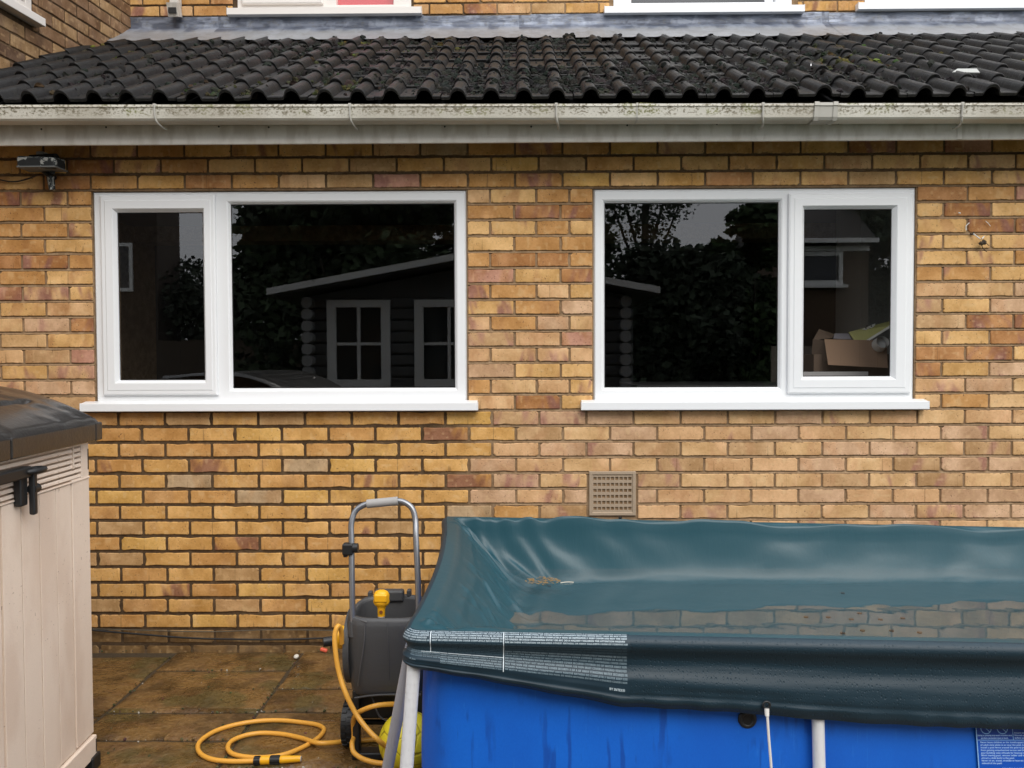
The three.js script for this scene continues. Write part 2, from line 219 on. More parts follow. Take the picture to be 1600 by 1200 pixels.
function brickGeo(w, h, seed, palette, rough = 1) {
  const r = rng(seed), d = .024, hx = w / 2, hy = h / 2, c = .004, o = [], j = (k = 1) => (r() < .12 ? r() * .0045 : r() * .0014) * k * rough;
  const nl = w > .12 ? 4 : 2; const ch = () => r() < .10 * rough ? .006 + r() * .008 : c;
  const c1 = ch(), c2 = ch(), c3 = ch(), c4 = ch();
  o.push([-hx + c1, -hy]); for (let i = 1; i < nl; i++) o.push([-hx + w * i / nl, -hy + j()]); o.push([hx - c2, -hy]); o.push([hx, -hy + c2]); o.push([hx - j(), 0]); o.push([hx, hy - c3]);
  o.push([hx - c3, hy]); for (let i = 1; i < nl; i++) o.push([hx - w * i / nl, hy - j()]); o.push([-hx + c4, hy]); o.push([-hx, hy - c4]); o.push([-hx + j(), 0]); o.push([-hx, -hy + c1]);
  const col = Math.floor(r() * COLS), row = palette[0] + Math.floor(r() * (palette[1] - palette[0] + 1)), fl = r() < .5, off = r() * Math.max(0, 1 - w / .215);
  const pos = [], uv = [], b = .0032, tri = (...v) => { for (const q of v) { pos.push(...q); let u = clamp((q[0] / .215) + (w / .215) / 2 + off, .02, .98); if (fl) u = 1 - u; uv.push((col + .03 + .94 * u) / COLS, (row + .06 + .88 * clamp(q[1] / h + .5)) / ROWS); } };
  const n = o.length; for (let i = 0; i < n; i++) { const A = o[i], B = o[(i + 1) % n], ia = [A[0] - Math.sign(A[0]) * Math.min(b, Math.abs(A[0])), A[1] - Math.sign(A[1]) * Math.min(b, Math.abs(A[1]))], ib = [B[0] - Math.sign(B[0]) * Math.min(b, Math.abs(B[0])), B[1] - Math.sign(B[1]) * Math.min(b, Math.abs(B[1]))];
    tri([...A, -d], [...B, -d], [...B, -.0022]); tri([...A, -d], [...B, -.0022], [...A, -.0022]); tri([...A, -.0022], [...B, -.0022], [...ib, 0]); tri([...A, -.0022], [...ib, 0], [...ia, 0]); tri([0, 0, 0], [...ia, 0], [...ib, 0]); }
  const g = new THREE.BufferGeometry(); g.setAttribute('position', new THREE.Float32BufferAttribute(pos, 3)); g.setAttribute('uv', new THREE.Float32BufferAttribute(uv, 2)); g.computeVertexNormals(); return g;
}
{ const list = [], rr = rng(77);
  const blocks = (k) => { const b = []; if (k >= 2 && k <= 15) b.push([-2.0445, -.2475], [.3455, 1.8805]); if (k >= 20 && k <= 22) b.push([.318, .562]); return b; };
  for (let k = -3; k <= 31; k++) {
    const phase = k % 2 ? -.021 : -.134, y1 = Y0 - P * k, y0 = Y0 - P * (k + 1); let joints = [];
    for (let n = -14; n <= 17; n++) joints.push(phase + .225 * n);
    if (k >= 2 && k <= 15) joints = joints.filter((x) => x < -.25 || x > .35).concat(k % 2 ? [-.026, .194] : [-.141, .079, .236]);
    joints = joints.filter((x) => x > -2.70 && x < 3.58).sort((a, b) => a - b);
    const segs = []; let x = -2.75; for (const [a, b] of blocks(k).concat([[3.6, 9]])) { segs.push([x, a]); x = b; }
    for (const [a, b] of segs) { const js = [a - .004, ...joints.filter((q) => q > a + .03 && q < b - .03), b + .004];
      for (let i = 0; i + 1 < js.length; i++) { const x0 = js[i] + .005, x1 = js[i + 1] - .005, cx = (x0 + x1) / 2, cy = (y0 + y1) / 2; if (x1 - x0 < .02) continue;
        let pal = [7, 12]; const n = (rr() - .5) * .25; if (k >= 29.5) pal = [17, 17]; else if (k >= 16) pal = cx + n < -.12 ? [0, 6] : [13, 16]; else if (k < 2) pal = rr() < .6 ? [0, 6] : [7, 12]; else if (k > 7 && rr() < .5) pal = [13, 16];
        const px = 812.8 + cx / .003057, py = 561 + (1.4 - cy) / .003057, w = Math.min(1600, 812.8 + x1 / .003057) - Math.max(0, 812.8 + x0 / .003057);
        let vis = w * 21; if (px < 148 && py > 630 || py > 812 && px > 690 || py < 232 || w < 4) vis *= .02; if (py > 950 && px > 540) vis *= .1;
        list.push({ x0, x1, cx, cy, pal, vis, k, s: Math.floor(rr() * 1e9) }); } } }
  list.sort((a, b) => b.vis - a.vis); const rest = [];
  list.forEach((b, i) => { const dz = (hash(b.s, 1, 1) - .5) * .003 - (b.k >= 30 ? .004 : 0) - .0005, gold = b.pal[1] === 6 && b.k >= 16, g = brickGeo(b.x1 - b.x0 - (gold ? .0025 : 0), BH - hash(b.s, 2, 2) * .002 - (gold ? .0016 : 0) - (b.k >= 30 ? .002 : 0), b.s, b.pal, gold ? 1.5 : 1.1), rot = (hash(b.s, 3, 3) - .5) * .006;
    if (b.k < 0 && b.k === -3) return; if (i < 276) { part(numbered('brick'), g, M.brick, wall, [b.cx, b.cy, ZW + dz], [0, 0, rot]); } else { g.rotateZ(rot); g.translate(b.cx, b.cy, ZW + dz); rest.push(g); } });
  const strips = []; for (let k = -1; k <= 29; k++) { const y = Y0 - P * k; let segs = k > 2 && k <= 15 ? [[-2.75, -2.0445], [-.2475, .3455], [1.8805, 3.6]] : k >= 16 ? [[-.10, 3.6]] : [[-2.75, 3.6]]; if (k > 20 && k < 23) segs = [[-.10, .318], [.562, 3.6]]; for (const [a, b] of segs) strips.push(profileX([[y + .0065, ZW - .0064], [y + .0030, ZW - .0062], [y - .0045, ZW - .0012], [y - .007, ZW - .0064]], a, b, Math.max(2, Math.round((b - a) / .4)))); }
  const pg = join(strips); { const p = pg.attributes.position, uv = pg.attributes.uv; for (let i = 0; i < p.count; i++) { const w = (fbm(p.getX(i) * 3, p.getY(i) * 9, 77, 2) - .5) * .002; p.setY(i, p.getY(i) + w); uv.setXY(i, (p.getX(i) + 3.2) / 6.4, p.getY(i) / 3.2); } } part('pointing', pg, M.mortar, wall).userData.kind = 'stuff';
  const m = part('brickwork', rest, M.brick, wall); m.userData.kind = 'stuff';
}
function holedWall([x0, y0, x1, y1], hs, depth, zFront) { const s = new THREE.Shape([[x0, y0], [x1, y0], [x1, y1], [x0, y1]].map(([x, y]) => new THREE.Vector2(x, y))); for (const [a, b, c, d] of hs) s.holes.push(new THREE.Path([[a, b], [a, d], [c, d], [c, b]].map(([x, y]) => new THREE.Vector2(x, y)))); const g = new THREE.ExtrudeGeometry(s, { depth, bevelEnabled: false }), uv = g.attributes.uv, p = g.attributes.position; for (let i = 0; i < p.count; i++) uv.setXY(i, (p.getX(i) + 3.2) / 6.4, p.getY(i) / 3.2); g.translate(0, 0, zFront - depth); return g; }
// upper wall, set back behind the lean-to roof
const ZU = -5.55, upper = part('upper_wall', holedWall([-2.7, 2.2, 6, 6.2], [[-1.86, 3.73, -.73, 4.77], [.64, 3.72, 1.79, 4.76], [2.30, 3.735, 3.87, 4.77]], .2, ZU - .0065), M.mortar, house);
{ const wins = [[-1.905, -.70], [.60, 1.845], [2.28, 3.9]], rest = []; let n = 0; const rr = rng(9);
  for (let k = 0; k < 12; k++) { const y0 = 3.688 + k * P, blocked = wins; let js = []; for (let i = -4; i < 40; i++) js.push((k % 2 ? -2.283 : -2.17) + .225 * i - .225);
    const segs = []; let x = -2.60; for (const [a, b] of blocked.concat([[5.6, 9]])) { segs.push([x, a]); x = b; }
    for (const [a, b] of segs) { const q = [a - .004, ...js.filter((v) => v > a + .03 && v < b - .03), b + .004]; for (let i = 0; i + 1 < q.length; i++) { const x0 = q[i] + .005, x1 = q[i + 1] - .005; if (x1 - x0 < .02) continue; const g = brickGeo(x1 - x0, BH, Math.floor(rr() * 1e9), rr() < .7 ? [0, 6] : [7, 12]), c = [(x0 + x1) / 2, y0 + P / 2, ZU + (rr() - .5) * .003];
      if (k < 2 && x0 < 3.4 && n < 24) { n++; part(numbered('brick'), g, M.brick, upper, c); } else { g.translate(...c); rest.push(g); } } } }
  part('brickwork', rest, M.brick, upper).userData.kind = 'stuff';
}

// windows
function casement(name, o, fixed, sash, sashGlass, sillX, light) {
  const w = subgroup(name, house), zf = ZW - .006, E = .006, [x0, y0, x1, y1] = o;
  const sh = new THREE.Shape([[x0 + .012, y0], [x1 - .012, y0], [x1 - .012, y1 - .014], [x0 + .012, y1 - .014]].map(([x, y]) => new THREE.Vector2(x, y))), hole = ([a, b, c, d]) => sh.holes.push(new THREE.Path([[a, b], [a, d], [c, d], [c, b]].map(([x, y]) => new THREE.Vector2(x, y))));
  const f2 = [fixed[0] - .014, fixed[1] - .014, fixed[2] + .014, fixed[3] + .014], s2 = [sash[0] + .03, sash[1] + .03, sash[2] - .03, sash[3] - .03]; hole(f2); hole(s2);
  const fg = new THREE.ExtrudeGeometry(sh, { depth: .06, bevelEnabled: false }); fg.translate(0, 0, zf - .06);
  const trim = rings([[x0, y0, x1, y1, zf - .05], [x0, y0, x1, y1, zf - .014], [x0 + .004, y0, x1 - .004, y1 - .003, zf - .010], [x0 + .0125, y0, x1 - .0125, y1 - .0145, zf + .001]]);
  part('frame', [fg, trim], M.upvc, w);
  part('glazing_bead', rings([[...f2, zf], [fixed[0] - .008, fixed[1] - .008, fixed[2] + .008, fixed[3] + .008, zf - .004], [...fixed, zf - .016], [...fixed, zf - .024]]), M.upvc, w);
  const pane = ([a, b, c, d], z) => part('pane', new THREE.PlaneGeometry(c - a + .012, d - b + .012), M.glass, w, [(a + c) / 2, (b + d) / 2, z]);
  pane(fixed, zf - .021);
  const q = (r, i) => [r[0] + i, r[1] + i, r[2] - i, r[3] - i], g = sashGlass;
  const m = (t) => [lerp(sash[0], g[0], t), lerp(sash[1], g[1], t), lerp(sash[2], g[2], t), lerp(sash[3], g[3], t)];
  part('sash', rings([[...q(sash, .03), zf - .05], [...q(sash, 0), zf + .0005], [...q(sash, 0), zf + .014], [...q(sash, .007), zf + .018], [...m(.30), zf + .0185], [...m(.36), zf + .021], [...m(.80), zf + .021], [...m(.84), zf + .018], [...g, zf + .001], [...g, zf - .012]]), M.upvc, w);
  pane(g, zf - .006);
  part('gasket', [rings([[...fixed, zf - .0205], [...q(fixed, .004), zf - .0202]]), rings([[...g, zf - .0055], [...q(g, .004), zf - .0052]])], M.gasket, w);
  const zs = ZW + .05; // sill
  part('sill', [profileX([[1.205, zf + .0005], [1.196, zs - .004], [1.1935, zs], [1.160, zs], [1.157, zs - .003], [1.157, zs - .02], [1.172, zs - .022], [1.172, ZW - .01]], sillX[0], sillX[1]), box(sillX[0] - .003, sillX[0], 1.159, 1.197, ZW - .004, zs + .001), box(sillX[1], sillX[1] + .003, 1.159, 1.197, ZW - .004, zs + .001)], M.upvc, w);
  return w;
}
casement('window', [-2.043, 1.19, -.249, 2.2075], [-1.384, 1.264, -.312, 2.146], [-1.999, 1.234, -1.449, 2.187], [-1.924, 1.305, -1.512, 2.107], [-2.088, -.203]);
casement('window_001', [.347, 1.19, 1.879, 2.2095], [.404, 1.262, 1.233, 2.143], [1.272, 1.233, 1.855, 2.177], [1.348, 1.312, 1.763, 2.105], [.291, 1.920]);

// upper windows: only their sills and bottom rails reach into the picture
function upperWindow(name, x0, x1, sx0, sx1, ys, mat, panes, blind) {
  const w = subgroup(name, house), z = ZU - .005, y0 = ys + .045, y1 = y0 + 1.05, sh = new THREE.Shape([[x0, y0], [x1, y0], [x1, y1], [x0, y1]].map(([x, y]) => new THREE.Vector2(x, y)));
  const rects = panes.map(([a, b, c]) => [a, y0 + c, b, y1 - .07]); for (const [a, b, c, d] of rects) sh.holes.push(new THREE.Path([[a, b], [a, d], [c, d], [c, b]].map(([x, y]) => new THREE.Vector2(x, y))));
  const g = new THREE.ExtrudeGeometry(sh, { depth: .06, bevelEnabled: true, bevelSize: .004, bevelThickness: .004, bevelSegments: 1 }); g.translate(0, 0, z - .06); part('frame', g, mat, w);
  for (const [a, b, c, d, raised] of rects.map((r, i) => [...r, panes[i][3]])) { if (raised) part('sash', rings([[a - .06, b - .06, c + .06, d + .05, z + .004], [a - .06, b - .06, c + .06, d + .05, z + .02], [a - .05, b - .05, c + .05, d + .04, z + .024], [a - .01, b - .01, c + .01, d, z + .022], [a, b, c, d, z - .01]]), mat, w); part('pane', new THREE.PlaneGeometry(c - a, d - b), M.glass, w, [(a + c) / 2, (b + d) / 2, z - .03]); }
  const backing = part('room_back', box(x0 + .03, x1 - .03, y0, y1, z - .5, z - .49), M.dark, w);
  if (blind) part('blind', box(blind[0], blind[1], y0 + .005, y1 - .05, z - .064, z - .060), std({ color: lin(.62, .05, .055), roughness: .8, bumpMap: grainBump, bumpScale: .003 }), w);
  part('sill', [profileX([[ys + .05, z], [ys + .043, ZU + .05], [ys, ZU + .052], [ys, ZU - .01]], sx0, sx1), box(sx0 - .003, sx0, ys, ys + .046, ZU, ZU + .053), box(sx1, sx1 + .003, ys, ys + .046, ZU, ZU + .053)], mat, w);
}
upperWindow('window_002', -1.87, -.72, -1.925, -.645, 3.680, M.creamUpvc, [[-1.78, -1.36, .095, true], [-1.22, -.83, .030, false]], [-1.25, -.80]);
upperWindow('window_003', .63, 1.80, .565, 1.87, 3.672, M.upvc, [[.74, 1.70, .035, false]]);
upperWindow('window_004', 2.29, 3.88, 2.225, 3.95, 3.684, M.upvc, [[2.40, 2.78, .12, true], [3.0, 3.76, .045, false]]);

// airbrick
{ const sh = new THREE.Shape([[-.109, -.104], [.109, -.104], [.109, .104], [-.109, .104]].map(([x, y]) => new THREE.Vector2(x, y)));
  for (let i = 0; i < 9; i++) for (let j = 0; j < 6; j++) { const x = (i - 4) * .0208, y = (j - 2.5) * .0288, s = .0076; sh.holes.push(new THREE.Path([[x - s, y - s], [x - s, y + s], [x + s, y + s], [x + s, y - s]].map(([a, b]) => new THREE.Vector2(a, b)))); }
  const g = new THREE.ExtrudeGeometry(sh, { depth: .018, bevelEnabled: false }), clay = std({ color: lin(.37, .285, .20), bumpMap: grainBump, bumpScale: .002, roughness: .8 });
  const rim = rings([[-.112, -.107, .112, .107, .0], [-.112, -.107, .112, .107, .02], [-.109, -.104, .109, .104, .0225], [-.098, -.093, .098, .093, .0225], [-.094, -.089, .094, .089, .0185]]);
  const a = part('air_brick', [boxUV(g), rim], clay, house, [.4405, .755, ZW - .018]); part('recess', box(-.1, .1, -.095, .095, .006, .010), M.gasket, a);
}
// fascia, soffit, gutter
const ZF = -3.74;
const fascia = part('fascia', [profileX([[2.535, ZF], [2.379, ZF], [2.374, ZF - .001], [2.374, ZF - .014], [2.46, ZF - .014]], -2.74, 3.65), box(1.955, 1.975, 2.376, 2.53, ZF + .0005, ZF + .003)], M.fascia, house);
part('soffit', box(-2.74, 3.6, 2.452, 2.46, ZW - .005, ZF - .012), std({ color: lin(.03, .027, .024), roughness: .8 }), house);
for (const [px, py] of [[65, 202], [166, 199], [342, 198], [420, 199], [695, 198], [830, 198], [980, 196], [1120, 194], [1310, 193], [1480, 192]]) { const p = at(px, py, -ZF); part('screw', new THREE.SphereGeometry(.0042, 8, 6), M.dark, fascia, [p.x, p.y, ZF + .001]); }
const ZG = -3.63, gy = (x) => 2.5043 - .0046 * x;
function gutterGeo(x0, x1, e = 0) { const pr = [[0, .0 - .012], [.006 + e, -.012], [.007 + e, .0 + e], [-.003, .001 + e], [-.006, -.003 + e], [-.050, -.010 + e], [-.058 - e, -.018 + e], [-.058 - e, -.085], [-.05, -.1], [0, -.108], [0, -.1]]; const g = profileX(pr, x0, x1, 1); const p = g.attributes.position; for (let i = 0; i < p.count; i++) { p.setY(i, p.getY(i) + gy(p.getX(i))); p.setZ(i, p.getZ(i) + ZG); } return g; }
{ const gg = gutterGeo(-2.72, 3.6), uv = gg.attributes.uv; for (let i = 0; i < uv.count; i++) uv.setXY(i, uv.getX(i) / 5.12 + .5, uv.getY(i) / .32);
  const gut = part('gutter', gg, M.gutter, house);
  for (const px of [246, 550, 870, 1189, 1495]) { const x = (px - 812.8) * 3.63 / 1290, y = gy(x), h = .006; part('gutter_bracket', [box(x - h, x + h, y - .004, y + .010, ZG - .014, ZG + .005), rod(V(x, y + .004, ZG + .004), V(x, y - .05, ZG - .004), .0045, 8), tube([V(x, y - .05, ZG - .004), V(x + .004, y - .066, ZG - .012), V(x + .012, y - .078, ZG - .05), V(x + .012, y - .075, ZG - .1)], .0045, 12, 8)], M.bracket, gut); }
  { const x0 = (1268 - 812.8) * 3.63 / 1290, x1 = (1304 - 812.8) * 3.63 / 1290; part('gutter_union', [gutterGeo(x0, x0 + .02, .006), gutterGeo(x0 + .02, x1 - .02, .003), gutterGeo(x1 - .02, x1, .006)], M.bracket, gut); }
  { const x = (995 - 812.8) * 3.63 / 1290; part('gutter_bracket', gutterGeo(x - .004, x + .004, .003), M.bracket, gut); }
  const r = rng(41), w = []; for (let i = 0; i < 46; i++) { const x = (970 + r() * 50 - 812.8) * 3.63 / 1290, y = gy(x) + .002, z = ZG - .02 - r() * .03; w.push(rod(V(x, y - .02, z), V(x + (r() - .5) * .02, y + .004 + r() * .018, z + (r() - .5) * .01), .0012, 4, .0004)); w.push(new THREE.IcosahedronGeometry(.002 + r() * .003, 0).translate(x + (r() - .5) * .02, y + .004 + r() * .012, z)); }
  part('gutter_weeds', w, std({ color: lin(.20, .20, .06), roughness: 1 }), gut).userData.kind = 'stuff';
}
// lean-to roof
const D0 = 3.735, S = .54, GD = .224, roofY = (d) => 2.560 + S * (d - D0), ang = Math.atan(S), nX = (d) => -2.585 - .114 * (5.55 - d);
const deck = grid(1, 1, (u, v) => { const d = lerp(3.80, 5.58, v), x = u ? 6 : nX(d) - .02; return { p: [x, roofY(d) - .030, -d], uv: [x, d] }; });
const roof = part('roof', [deck, box(-2.7, 6, 2.3, 2.39, -5.55, ZW - .02)], M.dark, house);
function tileProf(u) { const q = ((u / .1485) % 1 + 1) % 1, x = (q - .5) * .1485; const a = Math.abs(x); return a < .0335 ? .038 * Math.pow(Math.max(0, 1 - (a / .0345) * (a / .0345)), .5) : a < .040 ? .0075 * Math.pow((.040 - a) / .0065, 2) : 0; }
function tileGeo(w, u0, len, seed) { // u0: where on the profile the tile starts; front end at local z = 0, running up the slope along -z
  const n = Math.round(w / .1485) * 26 || 12, pos = [], uv = [], r = rng(seed), ou = r() * 3, ov = r() * 3, T = .016, quad = (a, b, c, d) => { for (const q of [a, b, c, a, c, d]) { pos.push(...q); uv.push(q[0] * 1.6 + ou, q[2] * 1.6 + q[1] + ov); } };
  const lift = .020; const pt = (x, z, top) => { const h = tileProf(u0 + x); return [x, h + (top ? 0 : -T) + lift * (1 - z / len), -z]; };
  for (let i = 0; i < n; i++) { const xa = w * i / n, xb = w * (i + 1) / n; quad(pt(xa, .004, 1), pt(xb, .004, 1), pt(xb, len, 1), pt(xa, len, 1)); const fa = pt(xa, 0, 1), fb = pt(xb, 0, 1); fa[1] -= .004; fb[1] -= .004; quad(fa, fb, pt(xb, .004, 1), pt(xa, .004, 1)); quad(pt(xa, 0, 0), pt(xb, 0, 0), fb, fa); quad(pt(xa, len, 0), pt(xb, len, 0), pt(xb, 0, 0), pt(xa, 0, 0)); }
  for (const x of [0, w]) quad(pt(x, 0, 0), pt(x, len, 0), pt(x, len, 1), pt(x, 0, 1));
  const g = new THREE.BufferGeometry(); g.setAttribute('position', new THREE.Float32BufferAttribute(pos, 3)); g.setAttribute('uv', new THREE.Float32BufferAttribute(uv, 2)); g.computeVertexNormals(); return toCreasedNormals(g, .7);
}
const variants = [0, 1, 2, 3].map((i) => tileGeo(.294, .0, .335, 50 + i)), halves = [tileGeo(.1455, 0, .335, 60), tileGeo(.1455, 0, .335, 61)], edges = new Map();
const X0 = .021 - .07425; // left edge of a tile whose first roll is centred at .021
{ const r = rng(33);
  for (let n = 0; n < 7; n++) { const d = D0 + GD * n, lim = nX(d + .1) + .012, place = (geo, x) => { const m = part(numbered('roof_tile'), geo, M.tile, roof, [x + (r() - .5) * .003, roofY(d) + (r() - .5) * .003, -d + (r() - .5) * .006]); m.rotation.set(ang + (r() - .5) * .012, (r() - .5) * .012, (r() - .5) * .012); };
    let i0 = Math.ceil((lim - X0) / .297), x = X0 + .297 * i0; if (x - lim > .1485) { place(halves[n % 2], x - .1485); x -= .1485; }
    const gap = x - lim; x = X0 + .297 * i0; if (gap > .03) { const left = (x - lim > .1485 ? x - .1485 : x) - gap; place(tileGeo(gap, .1485 - gap, .335, 70 + n), left); }
    for (; x < Math.min(3.75, .68 * (d + 1.2)); x += .297) place(variants[Math.floor(r() * 4)], x); }
}
// moss and litter lying in the pans
{ const r = rng(88), N = 5200, geo = new THREE.IcosahedronGeometry(1, 1), gp = geo.attributes.position; for (let i = 0; i < gp.count; i++) { const k = .75 + .5 * hash(Math.round(gp.getX(i) * 50), Math.round(gp.getY(i) * 50 + gp.getZ(i) * 500), 3); gp.setXYZ(i, gp.getX(i) * k, gp.getY(i) * k, gp.getZ(i) * k); } geo.computeVertexNormals();
  const im = new THREE.InstancedMesh(geo, M.moss, N), m4 = new THREE.Matrix4(), q = new THREE.Quaternion(), e = new THREE.Euler(); let c = 0, tries = 0;
  while (c < N && tries++ < 120000) { const d = D0 + .03 + r() * 1.53, x = lerp(-.58 * d, .66 * d, r()); if (x < nX(d) + .05) continue;
    const band = ((d - D0) / GD) % 1, dens = .10 + .9 * sstep(.48, .62, fbm(x * 1.3 + 5, d * 2.4, 61, 3)) * (x > -1.4 ? 1 : .25); if (r() > dens) continue; const u = ((x - X0) / .1485 % 1 + 1) % 1, onRoll = Math.abs(u - .5) < .27; if (onRoll && r() > .12) continue;
    const s = .004 + r() * r() * .014, y = roofY(d) + .020 * (1 - band * .66) + (onRoll ? tileProf(x - X0) : 0); e.set(r() * 6, r() * 6, r() * 6); q.setFromEuler(e); m4.compose(V(x, y + s * .15, -d), q, V(s * 1.7, s * .8, s * 1.5)); im.setMatrixAt(c, m4);
    const green = sstep(.60, .72, fbm(x * 2.2, d * 3, 91, 2)) * (d > 4.4 ? 1 : .35) * r(); im.setColorAt(c, lin(lerp(.010, .10, green) * (.6 + r() * .8), lerp(.010, .10, green) * (.6 + r() * .8), lerp(.008, .014, green))); c++; }
  im.count = c; im.name = 'moss'; im.userData.kind = 'stuff'; roof.add(im);
}
// lead flashing in four sheets
{ const pitch = .1485, sheets = [[-2.66, -.632], [-.636, .08], [.076, 2.045], [2.041, 5.5]];
  sheets.forEach(([a, b], i) => { const n = Math.round((b - a) / .02), top = i === 0 || i === 2 ? 3.684 : 3.676, g = grid(n, 10, (u, v) => { const x = lerp(a, b, u), wob = (fbm(x * 3, v * 3, 31 + i, 3) - .5) * .01; let y, z;
      const base = roofY(5.53), crease = base + .058; if (v < .4) { y = lerp(top, crease, v / .4); z = ZU + .006 + .002 * i % 2 + wob * .3; } else { const t = (v - .4) / .6, d = lerp(5.50, 5.275 + wob, t), drape = .010 * Math.max(0, Math.cos((x - .021) / .1485 * 6.2832)) * sstep(.2, 1, t); y = lerp(crease - .004, roofY(5.275) + .036 + drape + wob * .3, Math.pow(t, .92)); z = -d; }
      return { p: [x, y + (i % 2 ? .0015 : 0), z + (i % 2 ? .002 : 0)], uv: [x * .5, v] }; }); part('flashing', g, M.lead, house); });
}
// short downpipe ending above the roof
{ const p = at(274, 8, 5.5), h = .034, mat = std({ map: dirtyWhite, roughness: .5 }); const sq = (a, y0, y1) => { const s = new THREE.Shape([[-a, -a], [a, -a], [a, a], [-a, a]].map(([x, y]) => new THREE.Vector2(x, y))); const k = a - .004; s.holes.push(new THREE.Path([[-k, -k], [-k, k], [k, k], [k, -k]].map(([x, y]) => new THREE.Vector2(x, y)))); const g = new THREE.ExtrudeGeometry(s, { depth: y1 - y0, bevelEnabled: false }); g.rotateX(-Math.PI / 2); g.translate(0, y0, 0); return boxUV(g); };
  const d = part('downpipe', [sq(.028, 3.74, 5.6)], mat, house, [p.x, 0, ZU + .045]); const shoe = sq(.034, 0, .085); shoe.rotateX(.32); shoe.translate(0, 3.665, .008); part('downpipe_shoe', shoe, mat, d); part('downpipe_bore', box(-.026, .026, 3.672, 3.708, .0, .058), M.gasket, d); }
// rooms behind the panes
const roomDark = std({ color: lin(.05, .05, .05), roughness: .9 }), roomPale = std({ color: lin(.22, .22, .20), roughness: .9 });
part('room_shell', [box(-2.76, 3.6, -.05, .02, -7, ZW - .27), box(-2.76, 3.6, 2.31, 2.36, -7, ZW - .27), box(-2.76, 3.6, 0, 2.36, -7.1, -7), box(-2.76, -2.66, 0, 2.36, -7, ZW - .27), box(3.5, 3.6, 0, 2.36, -7, ZW - .27), box(0, .1, 0, 2.36, -7, ZW - .27)], roomDark, house);
part('pillar', box(1.9, 2.4, .02, 2.305, -5.0, -4.64), roomPale, house);
part('window_board', [box(-2.04, -.25, 1.150, 1.184, ZW - .30, ZW - .07), box(.352, 1.874, 1.150, 1.184, ZW - .30, ZW - .07)], M.upvc, house);

// ------------------------------------------------------------------ neighbouring house at the left
const th2 = 6.5 * Math.PI / 180;
const nb = thing('neighbour_house', 'brown brick house side wall at the upper left with a pale window sill', 'house', [-2.585, 0, -5.55], -th2 + Math.PI / 2); // local x runs towards the viewer reversed: +x local = away
{ // local frame: x axis = from far to near is -x
  const nw = part('wall', holedWall([-3.2, 0, .25, 6.4], [[-2.29, 3.31, -.975, 4.39]], .3, -.0065), M.mortar, nb), rest = [], rr = rng(123); let n = 0;
  const toPx = (t, y) => { const X = -2.585 - t * Math.sin(th2), d = 5.55 - t * Math.cos(th2); return [812.8 + X / d * 1290, 561 - (y - 1.4) / d * 1290]; };
  for (let k = 0; k < 34; k++) { const y0 = 2.55 + k * P; for (let i = 0; i < 15; i++) { let t0 = .225 * i + (k % 2 ? 0 : -.1125), t1 = t0 + .225; t0 = Math.max(0, t0); if (y0 > 3.18 && t1 > .95) { if (t0 > .9) continue; t1 = .955; } if (t1 > 3.1) continue; const g = brickGeo(t1 - t0 - .01, BH, Math.floor(rr() * 1e9), [18, 19]), c = [-(t0 + t1) / 2, y0 + P / 2, (rr() - .5) * .003], [px, py] = toPx((t0 + t1) / 2, y0 + P / 2);
    if (px > -8 && px < 215 && py > -8 && py < 130) { n++; part(numbered('brick'), g, M.brick, nw, c); } else { g.translate(...c); rest.push(g); } } }
  part('brickwork', rest, M.brick, nw).userData.kind = 'stuff';
  const w = subgroup('window', nb), y = 3.30;
  part('frame', rings([[-2.3, y, -.965, 4.4, -.08], [-2.3, y, -.965, 4.4, .004], [-2.25, y + .05, -1.02, 4.35, .012], [-2.24, y + .06, -1.03, 4.34, -.03]]), M.creamUpvc, w);
  part('sash', rings([[-1.6, y + .06, -1.03, 4.34, -.01], [-1.6, y + .06, -1.03, 4.34, .012], [-1.54, y + .12, -1.09, 4.28, .012], [-1.53, y + .13, -1.10, 4.27, -.02]]), M.creamUpvc, w);
  part('pane', new THREE.PlaneGeometry(1.3, 1.06), M.glass, w, [-1.64, 3.84, -.025]); part('room_back', box(-2.3, -.97, 3.3, 4.4, -.4, -.39), M.dark, w);
  part('sill', [rbox(-2.36, -.925, 3.255, 3.300, -.04, .06, .004)], M.creamUpvc, w);
}

